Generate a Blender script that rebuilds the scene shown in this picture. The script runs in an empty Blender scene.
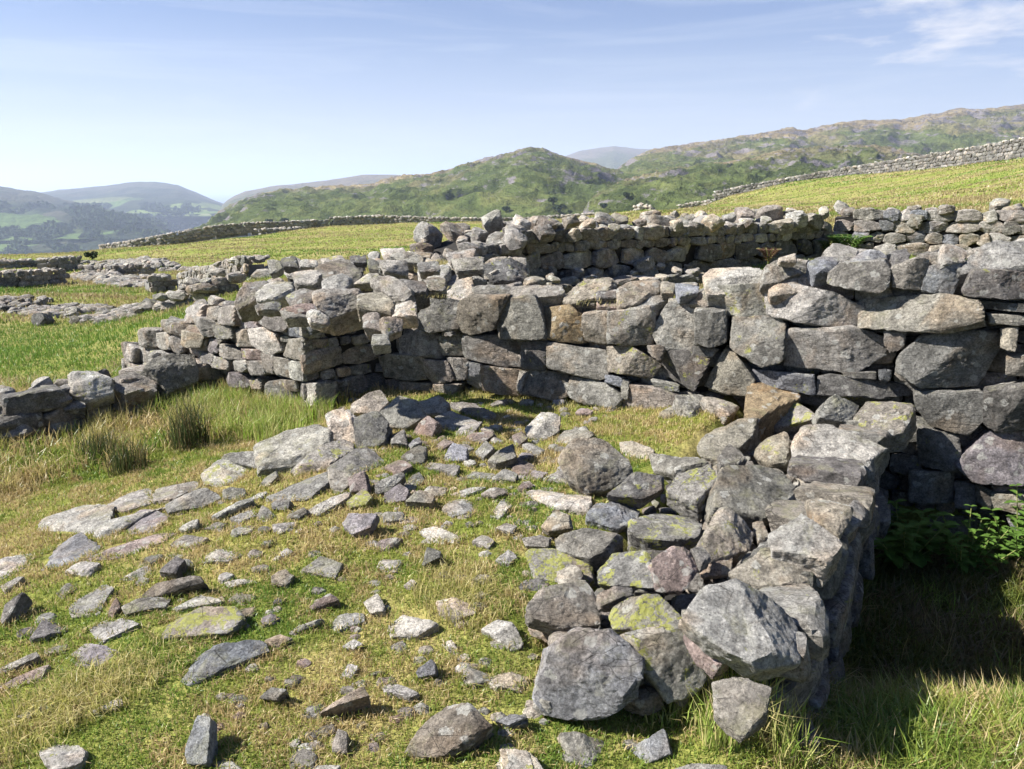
import bpy, bmesh, math, random
import numpy as np
R = random.Random(7)
NR = np.random.RandomState(11)
sc = bpy.context.scene
COL = sc.collection
F = 773.0; P = math.radians(14.2); CAM = np.array([0.0, 0.0, 1.65])
SUN_EL = math.radians(41); SUN_PHI = math.radians(4)      # shadows travel towards +x, turned PHI towards +y

# ---------------------------------------------------------------- helpers
def ray(u, v):
    x = (u-512)/F; yu = (384.5-v)/F
    return np.array([x, math.cos(P)+yu*math.sin(P), -math.sin(P)+yu*math.cos(P)])
def on_plane(u, v, p0, n):
    d = ray(u, v); t = float(np.dot(p0-CAM, n)/np.dot(d, n)); return CAM+d*t
def at_y(u, v, Y):
    d = ray(u, v); return CAM+d*(Y/d[1])
def at_z(u, v, z):
    d = ray(u, v); return CAM+d*((z-CAM[2])/d[2])
def px(p):
    q = np.asarray(p, float)-CAM
    dep = q[1]*math.cos(P)-q[2]*math.sin(P); up = q[1]*math.sin(P)+q[2]*math.cos(P)
    return 512+F*q[0]/dep, 384.5-F*up/dep

_perm = NR.permutation(256); _perm = np.concatenate([_perm, _perm, _perm])
_g = NR.normal(size=(256, 3)); _g /= np.linalg.norm(_g, axis=1)[:, None]
def pn(p):
    p = np.asarray(p, float); i = np.floor(p).astype(int); f = p-i; i &= 255
    w = f*f*f*(f*(f*6-15)+10); r = 0
    for dx in (0, 1):
        for dy in (0, 1):
            for dz in (0, 1):
                h = _perm[_perm[_perm[(i[:, 0]+dx) & 255]+((i[:, 1]+dy) & 255)]+((i[:, 2]+dz) & 255)]
                g = _g[h]; d = f-np.array([dx, dy, dz])
                k = (w[:, 0] if dx else 1-w[:, 0])*(w[:, 1] if dy else 1-w[:, 1])*(w[:, 2] if dz else 1-w[:, 2])
                r = r+k*(g*d).sum(1)
    return r
def fbm(p, octv=4, gain=.5, lac=2.1):
    a = 1.0; r = 0; p = np.asarray(p, float)
    for o in range(octv):
        r = r+a*pn(p+o*17.3); p = p*lac; a *= gain
    return r
def fbm2(x, y, s, octv=4, off=0.0):
    return fbm(np.stack([np.asarray(x)*s, np.asarray(y)*s, np.full(np.shape(x), off+.37)], 1), octv)

def make_mesh(name, V, T, mat, attrs=None, smooth=True):
    me = bpy.data.meshes.new(name)
    V = np.asarray(V, np.float32); T = np.asarray(T, np.int32)
    k = T.shape[1]
    me.vertices.add(len(V)); me.vertices.foreach_set('co', V.ravel())
    me.loops.add(T.size); me.loops.foreach_set('vertex_index', T.ravel())
    me.polygons.add(len(T)); me.polygons.foreach_set('loop_start', np.arange(0, T.size, k, dtype=np.int32))
    try: me.polygons.foreach_set('loop_total', np.full(len(T), k, np.int32))
    except Exception: pass
    me.update(calc_edges=True)
    me.polygons.foreach_set('use_smooth', np.full(len(T), smooth, bool))
    for an, (typ, data) in (attrs or {}).items():
        a = me.attributes.new(an, typ, 'POINT')
        a.data.foreach_set('color' if typ == 'FLOAT_COLOR' else 'value', np.asarray(data, np.float32).ravel())
    me.materials.append(mat)
    return me
def link(name, me, parent=None, loc=None):
    o = bpy.data.objects.new(name, me); COL.objects.link(o)
    if parent is not None: o.parent = parent
    if loc is not None: o.location = loc
    return o
def tag(o, label=None, cat=None, group=None, kind=None):
    if label: o['label'] = label
    if cat: o['category'] = cat
    if group: o['group'] = group
    if kind: o['kind'] = kind
    return o
def empty(name, loc=(0, 0, 0)):
    o = bpy.data.objects.new(name, None); COL.objects.link(o); o.location = loc
    o.empty_display_size = .1; return o

# ---------------------------------------------------------------- materials
def mat(name):
    m = bpy.data.materials.new(name); m.use_nodes = True; nt = m.node_tree; nt.nodes.clear()
    out = nt.nodes.new('ShaderNodeOutputMaterial'); b = nt.nodes.new('ShaderNodeBsdfPrincipled')
    nt.links.new(b.outputs[0], out.inputs[0]); b.inputs['Roughness'].default_value = .9
    b.inputs['Specular IOR Level'].default_value = .25
    return m, nt, b, out
class NB:
    def __init__(s, nt): s.nt = nt
    def n(s, t, **k):
        n = s.nt.nodes.new(t)
        for a, b in k.items(): setattr(n, a, b)
        return n
    def l(s, a, b): s.nt.links.new(a, b)
    def noise(s, vec, scale, detail=6, rough=.6, dist=0.0):
        n = s.n('ShaderNodeTexNoise'); n.inputs['Scale'].default_value = scale; n.inputs['Detail'].default_value = detail
        n.inputs['Roughness'].default_value = rough; n.inputs['Distortion'].default_value = dist
        s.l(vec, n.inputs['Vector']); return n.outputs['Fac']
    def vor(s, vec, scale, feat='F1'):
        n = s.n('ShaderNodeTexVoronoi', feature=feat); n.inputs['Scale'].default_value = scale; s.l(vec, n.inputs['Vector']); return n
    def ramp(s, fac, stops):
        n = s.n('ShaderNodeValToRGB'); e = n.color_ramp.elements
        while len(e) < len(stops): e.new(.5)
        for i, (p, c) in enumerate(stops):
            e[i].position = p; e[i].color = c if isinstance(c, tuple) and len(c) == 4 else ((c[0], c[1], c[2], 1) if isinstance(c, tuple) else (c, c, c, 1))
        s.l(fac, n.inputs[0]); return n.outputs[0]
    def mix(s, fac, a, b, mode='MIX'):
        n = s.n('ShaderNodeMix', data_type='RGBA', blend_type=mode)
        for sock, val in ((n.inputs[0], fac), (n.inputs[6], a), (n.inputs[7], b)):
            if isinstance(val, (int, float)): sock.default_value = val
            elif isinstance(val, tuple): sock.default_value = (val[0], val[1], val[2], 1)
            else: s.l(val, sock)
        return n.outputs[2]
    def math(s, op, a, b=0.0, clamp=False):
        n = s.n('ShaderNodeMath', operation=op, use_clamp=clamp)
        for sock, val in ((n.inputs[0], a), (n.inputs[1], b)):
            if isinstance(val, (int, float)): sock.default_value = val
            else: s.l(val, sock)
        return n.outputs[0]
    def bump(s, h, strength, dist, prev=None):
        n = s.n('ShaderNodeBump'); n.inputs['Strength'].default_value = strength; n.inputs['Distance'].default_value = dist
        s.l(h, n.inputs['Height'])
        if prev is not None: s.l(prev, n.inputs['Normal'])
        return n.outputs[0]

def rock_material():
    m, nt, b, out = mat('weathered_stone'); N = NB(nt)
    geo = N.n('ShaderNodeNewGeometry'); tint = N.n('ShaderNodeAttribute', attribute_name='tint'); off = N.n('ShaderNodeAttribute', attribute_name='off')
    vm = N.n('ShaderNodeVectorMath', operation='ADD'); N.l(geo.outputs['Position'], vm.inputs[0])
    cx = N.n('ShaderNodeCombineXYZ'); 
    for i in range(3): N.l(off.outputs['Fac'], cx.inputs[i])
    N.l(cx.outputs[0], vm.inputs[1]); v = vm.outputs[0]
    big = N.noise(v, 5.5, 4, .6); med = N.noise(v, 17, 6, .68, .35); fine = N.noise(v, 90, 5, .75)
    c = N.mix(1.0, tint.outputs['Color'], N.ramp(big, [(.3, .66), (.5, .95), (.7, 1.22)]), 'MULTIPLY')
    c = N.mix(1.0, c, N.ramp(med, [(.32, .50), (.48, .95), (.68, 1.42)]), 'MULTIPLY')
    c = N.mix(1.0, c, N.ramp(fine, [(.3, .42), (.5, 1.0), (.7, 1.65)]), 'MULTIPLY')
    # warm brown staining
    st = N.ramp(N.noise(v, 3.1, 3, .6, .6), [(.52, 0.0), (.66, 1.0)])
    c = N.mix(N.math('MULTIPLY', st, .45), c, N.mix(1.0, c, (1.35, 1.02, .72), 'MULTIPLY'))
    # grey-white crust lichen spots
    vn = N.n('ShaderNodeVectorMath', operation='ADD'); 
    nz = N.n('ShaderNodeTexNoise'); nz.inputs['Scale'].default_value = 30; nz.inputs['Detail'].default_value = 3; N.l(v, nz.inputs['Vector'])
    sc_ = N.n('ShaderNodeVectorMath', operation='SCALE'); sc_.inputs['Scale'].default_value = .05; N.l(nz.outputs['Color'], sc_.inputs[0])
    N.l(v, vn.inputs[0]); N.l(sc_.outputs[0], vn.inputs[1])
    spots = N.vor(vn.outputs[0], 13); sp = N.ramp(spots.outputs['Distance'], [(.24, 1.0), (.30, 0.0)])
    sel = N.ramp(N.noise(v, 4.3, 2, .5), [(.42, 0.0), (.52, 1.0)])
    c = N.mix(N.math('MULTIPLY', N.math('MULTIPLY', sp, sel), N.ramp(fine, [(.35, .15), (.5, .75)])), c, (.54, .53, .48))
    # tiny pale speckle and dark specks
    sp2 = N.ramp(N.vor(vn.outputs[0], 60).outputs['Distance'], [(.14, 1.0), (.24, 0.0)])
    c = N.mix(N.math('MULTIPLY', N.math('MULTIPLY', sp2, N.ramp(med, [(.45, 0.0), (.6, 1.0)])), .55), c, (.52, .50, .44))
    sp3 = N.ramp(N.noise(v, 42, 3, .6), [(.62, 0.0), (.70, 1.0)])
    c = N.mix(N.math('MULTIPLY', sp3, .6), c, (.07, .065, .06))
    # olive and yellow lichen growing on upper faces
    sx = N.n('ShaderNodeSeparateXYZ'); N.l(geo.outputs['Normal'], sx.inputs[0])
    up = N.ramp(sx.outputs[2], [(.25, 0.0), (.6, 1.0)])
    ol = N.ramp(N.noise(v, 7.5, 5, .7, .3), [(.53, 0.0), (.66, 1.0)])
    c = N.mix(N.math('MULTIPLY', N.math('MULTIPLY', ol, up), .40), c, (.34, .33, .18))
    ln = N.noise(vn.outputs[0], 13.0, 5, .72)
    lm = N.math('ADD', ln, N.math('MULTIPLY', tint.outputs['Alpha'], .265))
    yl = N.ramp(lm, [(.73, 0.0), (.76, 1.0)])
    brk = N.ramp(N.noise(v, 55, 3, .7), [(.38, 0.25), (.5, 1.0)])
    c = N.mix(N.math('MULTIPLY', N.math('MULTIPLY', yl, brk), .8), c, (.42, .43, .09))
    N.l(c, b.inputs['Base Color'])
    # relief: layered fracture, pits, grain
    mp = N.n('ShaderNodeMapping'); mp.inputs['Rotation'].default_value = (.5, .35, .2); mp.inputs['Scale'].default_value = (1, 1, 3.2); N.l(v, mp.inputs[0])
    b1 = N.bump(N.noise(mp.outputs[0], 11, 7, .68, .5), 1.0, .06)
    cr = N.vor(mp.outputs[0], 9, 'DISTANCE_TO_EDGE'); crr = N.ramp(cr.outputs['Distance'], [(0.0, 0.0), (.05, 1.0)])
    cs = N.ramp(N.noise(v, 3.7, 3, .6), [(.50, 0.0), (.60, 1.0)]); ck = N.math('MULTIPLY', N.math('SUBTRACT', 1.0, N.ramp(cr.outputs['Distance'], [(0.0, 0.0), (.022, 1.0)])), cs)
    c = N.mix(N.math('MULTIPLY', ck, .8), c, (.04, .036, .03)); N.l(c, b.inputs['Base Color'])
    b2 = N.bump(N.math('SUBTRACT', 1.0, ck), .8, .02, b1)
    b3 = N.bump(N.noise(v, 60, 7, .8), 1.0, .022, b2)
    N.l(b3, b.inputs['Normal']); b.inputs['Roughness'].default_value = .93
    return m
ROCK = rock_material()

def soil_material():
    m, nt, b, out = mat('turf_ground'); N = NB(nt); geo = N.n('ShaderNodeNewGeometry'); v = geo.outputs['Position']
    big = N.noise(v, .09, 5, .6, .5); mid = N.noise(v, .8, 6, .65, .6); fi = N.noise(v, 14, 6, .7); vf = N.noise(v, 60, 4, .7)
    mp = N.n('ShaderNodeMapping'); mp.inputs['Scale'].default_value = (.35, 1.2, 1); N.l(v, mp.inputs[0]); streak = N.noise(mp.outputs[0], .35, 6, .7, .8)
    gr = N.ramp(mid, [(.3, (.10, .13, .03)), (.45, (.18, .20, .045)), (.58, (.29, .25, .09)), (.72, (.34, .27, .14))])
    fld = N.ramp(streak, [(.30, (.14, .19, .035)), (.44, (.185, .215, .05)), (.54, (.26, .245, .085)), (.70, (.30, .24, .115))])
    # distant pasture gets broader patches
    cd = N.n('ShaderNodeVectorMath', operation='LENGTH'); N.l(v, cd.inputs[0])
    far = N.n('ShaderNodeMapRange'); far.inputs[1].default_value = 7; far.inputs[2].default_value = 16; N.l(cd.outputs['Value'], far.inputs[0])
    c = N.mix(far.outputs[0], gr, fld)
    c = N.mix(1.0, c, N.ramp(fi, [(.3, .55), (.5, 1.0), (.7, 1.35)]), 'MULTIPLY')
    c = N.mix(1.0, c, N.ramp(vf, [(.3, .75), (.7, 1.2)]), 'MULTIPLY')
    brown = N.ramp(N.noise(v, 2.2, 5, .7), [(.60, 0.0), (.72, 1.0)])
    c = N.mix(N.math('MULTIPLY', brown, .6), c, (.16, .10, .055))
    # valley floor beyond 300 m
    vr = N.n('ShaderNodeMapRange'); vr.inputs[1].default_value = 250; vr.inputs[2].default_value = 500; N.l(cd.outputs['Value'], vr.inputs[0])
    mpv = N.n('ShaderNodeMapping'); mpv.inputs['Scale'].default_value = (.0042, .0021, .001); N.l(v, mpv.inputs[0])
    vv = N.vor(mpv.outputs[0], 1.0); ve = N.n('ShaderNodeSeparateColor'); N.l(vv.outputs['Color'], ve.inputs[0])
    fc = N.ramp(ve.outputs[0], [(.0, (.07, .10, .03)), (.25, (.13, .18, .05)), (.55, (.10, .14, .04)), (.72, (.24, .22, .12)), (.80, (.15, .21, .06)), (1.0, (.06, .09, .03))])
    fc = N.mix(1.0, fc, N.ramp(N.noise(v, .012, 5, .6), [(.3, .7), (.7, 1.2)]), 'MULTIPLY')
    c = N.mix(vr.outputs[0], c, fc)
    N.l(c, b.inputs['Base Color'])
    b1 = N.bump(fi, .9, .05); b2 = N.bump(N.noise(v, 2.5, 6, .65), .7, .12, b1); N.l(b2, b.inputs['Normal'])
    b.inputs['Roughness'].default_value = 1.0; b.inputs['Specular IOR Level'].default_value = .05
    return m
SOIL = soil_material()

def blade_material():
    m, nt, b, out = mat('grass_blades'); N = NB(nt); nt.nodes.remove(b)
    a = N.n('ShaderNodeAttribute', attribute_name='tint')
    d = N.n('ShaderNodeBsdfDiffuse'); t = N.n('ShaderNodeBsdfTranslucent'); g = N.n('ShaderNodeBsdfGlossy')
    N.l(a.outputs['Color'], d.inputs[0]); N.l(a.outputs['Color'], t.inputs[0]); g.inputs['Roughness'].default_value = .45; g.inputs[0].default_value = (.8, .8, .8, 1)
    m1 = N.n('ShaderNodeMixShader'); m1.inputs[0].default_value = .35; N.l(d.outputs[0], m1.inputs[1]); N.l(t.outputs[0], m1.inputs[2])
    m2 = N.n('ShaderNodeMixShader'); m2.inputs[0].default_value = .035; N.l(m1.outputs[0], m2.inputs[1]); N.l(g.outputs[0], m2.inputs[2])
    N.l(m2.outputs[0], out.inputs[0]); return m
BLADE = blade_material()

def hill_material(name, greens, browns, rock, scale=1.0, rocky=.5):
    m, nt, b, out = mat(name); N = NB(nt); geo = N.n('ShaderNodeNewGeometry'); v = geo.outputs['Position']
    mp = N.n('ShaderNodeMapping'); mp.inputs['Scale'].default_value = (1, .45, 2.2); N.l(v, mp.inputs[0]); w = mp.outputs[0]
    a = N.noise(w, .0045*scale, 7, .65, .6); d = N.noise(w, .022*scale, 7, .7, .5); e = N.noise(w, .11*scale, 5, .7)
    at = N.n('ShaderNodeAttribute', attribute_name='hgt')
    g = N.ramp(d, [(.3, greens[0]), (.5, greens[1]), (.7, greens[2])])
    br = N.ramp(d, [(.3, browns[0]), (.6, browns[1])])
    mk = N.math('ADD', a, N.math('MULTIPLY', at.outputs['Fac'], .34))
    c = N.mix(N.ramp(mk, [(.58, 0.0), (.76, 1.0)]), g, br)
    if name == 'wooded_slope':
        vf_ = N.vor(w, .0045); sf = N.n('ShaderNodeSeparateColor'); N.l(vf_.outputs['Color'], sf.inputs[0])
        fm = N.math('MULTIPLY', N.ramp(sf.outputs[0], [(.50, 0.0), (.54, 1.0)]), N.ramp(at.outputs['Fac'], [(.05, 1.0), (.2, 0.0)]))
        c = N.mix(fm, c, N.ramp(sf.outputs[1], [(.2, (.10, .15, .045)), (.7, (.15, .20, .06)), (1.0, (.22, .20, .11))]))
    r = N.math('ADD', N.noise(w, .03*scale, 8, .72, .4), N.math('MULTIPLY', at.outputs['Fac'], .10))
    sx = N.n('ShaderNodeSeparateXYZ'); N.l(geo.outputs['Normal'], sx.inputs[0])
    r = N.math('ADD', r, N.math('MULTIPLY', N.math('SUBTRACT', .9, sx.outputs[2]), .35))
    c = N.mix(N.ramp(r, [(.64-.1*rocky, 0.0), (.70-.1*rocky, 1.0)]), c, N.mix(e, rock, tuple(x*.45 for x in rock)))
    c = N.mix(1.0, c, N.ramp(e, [(.3, .6), (.5, 1.0), (.7, 1.35)]), 'MULTIPLY')
    N.l(c, b.inputs['Base Color']); b1 = N.bump(d, 1.0, 20/scale); b2 = N.bump(e, 1.0, 5/scale, b1); N.l(b2, b.inputs['Normal'])
    b.inputs['Roughness'].default_value = 1; b.inputs['Specular IOR Level'].default_value = .05
    return m

def plain(name, col, rough=.9, vary=.3, scale=20, trans=0.0):
    m, nt, b, out = mat(name); N = NB(nt); geo = N.n('ShaderNodeNewGeometry')
    n = N.noise(geo.outputs['Position'], scale, 4, .6)
    c = N.mix(1.0, col, N.ramp(n, [(.3, 1-vary), (.7, 1+vary)]), 'MULTIPLY'); N.l(c, b.inputs['Base Color'])
    b.inputs['Roughness'].default_value = rough
    if trans:
        t = N.n('ShaderNodeBsdfTranslucent'); N.l(c, t.inputs[0]); ms = N.n('ShaderNodeMixShader'); ms.inputs[0].default_value = trans
        N.l(b.outputs[0], ms.inputs[1]); N.l(t.outputs[0], ms.inputs[2]); N.l(ms.outputs[0], out.inputs[0])
    return m
LEAF = plain('leaf_green', (.09, .165, .03), .5, .3, 30, .35)
FERN = plain('fern_green', (.09, .17, .035), .6, .3, 20, .3)
STEM = plain('stem_green', (.20, .22, .07), .7, .2, 30)
RUST = plain('dead_leaf', (.13, .07, .045), .9, .4, 30, .2)
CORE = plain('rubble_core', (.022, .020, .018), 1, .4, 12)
FCORE = plain('packed_stone', (.17, .165, .155), 1, .5, 3)
WOOD = plain('far_foliage', (.035, .055, .022), 1, .35, .05)
TRUNK = plain('bark', (.10, .08, .06), .95, .3, 4)

# ---------------------------------------------------------------- terrain
# (u, v, Y): a sight line of the photograph and the distance it reaches the ground at
CT = [(-250,330,13),(-250,300,19),(-250,262,36),(0,400,6.9),(60,388,7.6),(140,365,8.6),(100,330,12),(0,330,13),(60,300,18),(160,300,18),(100,290,22),(60,272,30),(200,272,29),
      (0,256,58),(90,256,78),(50,262,48),(250,252,45),(350,262,26),(440,262,14),(450,250,34),(400,240,52),(300,232,74),(420,228.5,85),(500,227,85),(150,246,68),(0,262,46),
      (200,290,14),(300,290,11),(600,312,9),(720,300,8.5),(640,214,70),(560,222,60),(620,213,50),(700,210,90),(720,204,108),(824,187,103),(922,174,88),(1024,160,72),(1200,140,62),
      (940,190,45),(1024,180,38),(850,198,60),(760,206,60),(850,212,25),(1024,206,20),(940,212,18),(1200,206,16),(870,262,11),(960,262,10.6),(1100,258,10),(900,266,8.5),(1024,275,7.5),(720,218,30),(600,226,30)]
CZ = [(0,900,0),(512,900,.0),(700,900,-.02),(0,769,-.02),(300,769,0),(600,769,.0),(-200,769,-.05),(-200,600,-.15),(0,650,-.06),(150,650,.0),(300,650,.03),(500,650,.06),(0,580,-.10),(60,545,-.10),
      (-200,520,-.25),(0,500,-.24),(100,460,-.22),(200,430,-.15),(300,415,-.07),(110,520,-.10),(200,478,-.04),(300,440,.0),(200,560,.0),(400,560,.06),(520,560,.10),(350,440,.10),(450,400,.10),(520,400,.10),(600,420,.12),(450,450,.11),(560,480,.14),(700,560,.12),
      (0,455,-.24),(195,400,-.14),(-200,500,-.28)]
pts = [at_y(*c) for c in CT]+[at_z(*c) for c in CZ]
for th, yy, zz in ((-45,125,-16),(-25,125,-13),(-10,120,-10),(0,120,-9),(10,125,-9),(20,135,-6),(30,135,-3),(42,130,0),(-45,95,-7)):
    pts.append(np.array([math.tan(math.radians(th))*yy, yy, zz]))
pts = np.array(pts)
def q2(x, y):
    yy = np.maximum(np.asarray(y, float)+2.0, .3); return np.stack([np.arctan2(x, yy)*3.2, np.log(np.hypot(x, yy))*1.6], -1)
def _k(r): return np.where(r > 1e-9, r*r*np.log(np.maximum(r, 1e-9)), 0)
Q = q2(pts[:, 0], pts[:, 1]); n_ = len(Q)
K = _k(np.linalg.norm(Q[:, None]-Q[None], axis=2))+np.eye(n_)*.01
Pm = np.concatenate([np.ones((n_, 1)), Q], 1)
A_ = np.block([[K, Pm], [Pm.T, np.zeros((3, 3))]])
W_ = np.linalg.solve(A_, np.concatenate([pts[:, 2], np.zeros(3)]))
# walls that hold back the ground
STA = np.array([.90, 2.05]); STB = np.array([2.26, 4.50])      # right-hand edge of the collapsed cross wall
W1A = np.array([-1.08, 6.15]); W1B = np.array([3.55, 3.86])     # face line of the long wall
def sm(a, b, x):
    t = np.clip((x-a)/(b-a), 0, 1); return t*t*(3-2*t)
def H(x, y):
    x = np.atleast_1d(np.asarray(x, float)); y = np.atleast_1d(np.asarray(y, float)); out = np.empty(x.shape)
    for s in range(0, len(x), 20000):
        xs, ys = x[s:s+20000], y[s:s+20000]; q = q2(xs, ys)
        z = _k(np.linalg.norm(q[:, None]-Q[None], axis=2))@W_[:n_]+W_[n_]+q@W_[n_+1:]
        d = STB-STA; d = d/np.linalg.norm(d); sd = (xs-STA[0])*d[1]-(ys-STA[1])*d[0]         # right of the cross wall
        w = W1B-W1A; w = w/np.linalg.norm(w); wd = -(xs-W1A[0])*w[1]+(ys-W1A[1])*w[0]        # + behind the long wall
        m = sm(-.22, .10, sd)*(1-sm(.15, .4, wd))
        low = -.50+.40*(1-sm(2.1, 3.0, ys))+.02*np.sin(xs*5)
        z = z*(1-m)+low*m
        z = z-.34*sm(-1.0, -.65, sd)*(1-sm(-.22, -.1, sd))*sm(2.3, 2.7, ys)*(1-sm(.2, .6, wd))
        r = np.hypot(xs, ys)
        z = z+fbm2(xs, ys, 1.3, 3)*.035*sm(1, 4, r)+fbm2(xs, ys, .33, 3, 5)*.17*sm(8, 22, r)+fbm2(xs, ys, .08, 3, 9)*.35*sm(25, 60, r)
        far = sm(105, 1100, r); z = np.where(r > 105, np.maximum(z, -14)*(1-far)+far*(-180), z)
        out[s:s+20000] = z
    return out
def hit(u, v):
    d = ray(u, v); t = np.exp(np.linspace(math.log(1.3), math.log(160), 700)); p = CAM+d*t[:, None]
    h = H(p[:, 0], p[:, 1]); i = np.nonzero(p[:, 2] < h)[0]
    if len(i) == 0: i = [699]
    i = max(i[0], 1); a, b_ = p[i-1], p[i]; ha, hb = a[2]-h[i-1], b_[2]-h[i]; k = ha/(ha-hb+1e-9) if ha > 0 else 0
    return a+(b_-a)*np.clip(k, 0, 1)

# one sheet from our feet to the horizon
na, nr = 820, 620
th = np.radians(np.linspace(-62, 62, na)); rr = np.exp(np.linspace(math.log(3.2), math.log(60000), nr))
TH, RR = np.meshgrid(th, rr); X = (np.sin(TH)*RR).ravel(); Y = (np.cos(TH)*RR-4).ravel(); Z = H(X, Y)
i = np.arange((nr-1)*na).reshape(nr-1, na)[:, :-1].ravel()
Tq = np.stack([i, i+1, i+na+1, i+na], 1)[:, ::-1]
Z = np.where(np.hypot(X, Y) > 7500, -190, Z)
tag(link('ground', make_mesh('ground', np.stack([X, Y, Z], 1), Tq[:, ::-1], SOIL)), kind='structure')
m, nt, b, out = mat('sea_water'); b.inputs['Base Color'].default_value = (.05, .08, .10, 1); b.inputs['Roughness'].default_value = .35
SEA = m
x0 = np.array([[-60000, 7600, -181], [60000, 7600, -181], [60000, 90000, -181], [-60000, 90000, -181]])
tag(link('sea', make_mesh('sea', x0, [[0, 1, 2, 3]], SEA)), kind='structure')

# ---------------------------------------------------------------- hills
HM1 = hill_material('fell_slope', ((.048, .066, .022), (.085, .108, .034), (.14, .145, .05)), ((.15, .115, .065), (.25, .205, .115)), (.27, .245, .25), 1.0, .6)
HM2 = hill_material('fell_slope_high', ((.06, .08, .025), (.095, .115, .036), (.15, .145, .05)), ((.16, .12, .065), (.25, .20, .11)), (.27, .24, .24), .8, .75)
HM3 = hill_material('wooded_slope', ((.020, .028, .018), (.030, .040, .022), (.06, .075, .032)), ((.05, .05, .03), (.08, .075, .045)), (.16, .16, .13), .8, .0)
HM4 = hill_material('bare_slope', ((.06, .07, .03), (.09, .095, .04), (.11, .11, .05)), ((.12, .10, .07), (.16, .13, .09)), (.2, .18, .17), .5, .1)
def hill(name, ridge, Yr, Yf, vf, amp, m, seed, g=1.0, freq=.006):
    us = np.arange(ridge[0][0], ridge[-1][0]+.1, 1.6); rv = np.interp(us, [a for a, _ in ridge], [c for _, c in ridge])
    Yr = np.interp(us, [a for a, _ in Yr], [c for _, c in Yr]) if isinstance(Yr, list) else np.full(len(us), float(Yr))
    ns = 110; V = []; hg = []
    for k in range(ns+14):
        s = k/ns; Yk = Yr*(Yf+(1-Yf)*s)
        def zz(v, Y):
            yu = (384.5-v)/F; return 1.65+Y*(-math.sin(P)+yu*math.cos(P))/(math.cos(P)+yu*math.sin(P))
        X = (us-512)/F/(math.cos(P)+.2517*math.sin(P))*Yk
        if s <= 1: z = zz(vf, Yr*Yf)*(1-s**g)+zz(rv, Yr)*s**g
        else: z = zz(rv, Yr)-(s-1)**1.3*Yr*.35
        q = np.stack([X*freq, Yk*freq, np.full(len(us), seed*1.0)], 1)
        rid = 1-2*np.abs(fbm(q, 4, .42))
        wgt = .25+.75*min(1, s*4)*(1-.75*sm(.75, 1.0, s))
        z = z+amp*(rid-.5)*wgt+amp*.30*fbm(q*3.7+5, 4, .55)*wgt
        edge = sm(ridge[0][0], ridge[0][0]+30, us)*(1-sm(ridge[-1][0]-30, ridge[-1][0], us))
        V.append(np.stack([X, Yk, z-(1-edge)*25], 1)); hg.append(np.full(len(us), max(0, min(1, s))**2))
    V = np.concatenate(V); n = len(us); i = np.arange((ns+13)*n).reshape(ns+13, n)[:, :-1].ravel()
    T = np.stack([i, i+1, i+n+1, i+n], 1)
    tag(link(name, make_mesh(name, V, T, m, {'hgt': ('FLOAT', np.concatenate(hg))})), kind='structure')
hill('hill', [(520,180),(555,160),(580,151),(612,146.5),(650,150),(760,155)], 6500, .6, 200, 25, HM4, 1, freq=.0012)
hill('hill', [(-420,176),(-200,180),(20,196),(60,190.5),(100,186),(130,182.5),(155,181.5),(178,184.5),(196,192),(212,200),(240,212),(270,225)], 5200, .62, 214, 26, HM3, 2, freq=.002)
hill('hill', [(205,215),(225,200),(245,191.5),(280,185.5),(330,180.5),(362,175.5),(395,175),(420,178),(500,190)], 4200, .6, 215, 16, HM4, 3, freq=.002)
hill('hill', [(-480,150),(-200,168),(-60,180),(0,187),(30,191),(60,200),(100,208),(140,217),(180,232)], 3400, .55, 240, 34, HM3, 4, freq=.004)
hill('hill', [(-420,200),(-100,214),(0,219),(40,214),(75,209),(100,210),(130,217),(165,232),(200,245)], 2500, .7, 252, 16, HM3, 5, freq=.006)
hill('hill', [(590,190),(630,162),(650,152),(680,147),(720,141),(760,135),(785,129.5),(802,131),(832,124.5),(862,122),(896,121.5),(920,115),(950,110.5),(1000,107),(1030,105),(1150,96),(1420,110)],
     [(590,2000),(1024,2300),(1400,2300)], .4, 215, 34, HM2, 6, g=.9, freq=.006)
hill('hill', [(150,262),(190,238),(215,218),(240,203),(265,194),(300,191),(335,189),(370,188),(385,181),(400,178),(430,176),(452,171),(478,163),(500,157),(530,149.5),(545,152),(560,158),(590,166),(640,180),(740,205)],
     [(150,1500),(400,1500),(740,1200)], .38, 236, 24, HM1, 7, g=.85, freq=.0085)
hill('hill', [(560,225),(600,192),(650,177),(700,168),(740,163),(780,152),(820,150),(870,148),(920,158),(960,166),(1024,158),(1100,150),(1400,150)],
     [(560,950),(1400,1300)], .4, 238, 20, HM1, 8, g=.8, freq=.011)
# ---------------------------------------------------------------- stones
_ico = {}
def ico(s):
    if s not in _ico:
        bm = bmesh.new(); bmesh.ops.create_icosphere(bm, subdivisions=s, radius=1)
        bm.verts.ensure_lookup_table()
        _ico[s] = (np.array([v.co[:] for v in bm.verts]), np.array([[v.index for v in f.verts] for f in bm.faces])); bm.free()
    return _ico[s]
TINT = {'k': (.125, .12, .112), 'g': (.35, .327, .288), 'l': (.50, .472, .42), 'd': (.245, .232, .213), 'b': (.36, .32, .27), 'o': (.45, .34, .21), 'r': (.36, .29, .26), 'u': (.30, .305, .32), 't': (.45, .405, .33), 'p': (.32, .29, .29)}  # k is a dark tone that carries painted shade on the skyline wall
def hull2(p):
    p = sorted(map(tuple, p)); 
    def cr(o, a, b): return (a[0]-o[0])*(b[1]-o[1])-(a[1]-o[1])*(b[0]-o[0])
    def half(ps):
        h = []
        for q in ps:
            while len(h) >= 2 and cr(h[-2], h[-1], q) <= 0: h.pop()
            h.append(q)
        return h[:-1]
    return half(p)+half(p[::-1])
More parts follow.
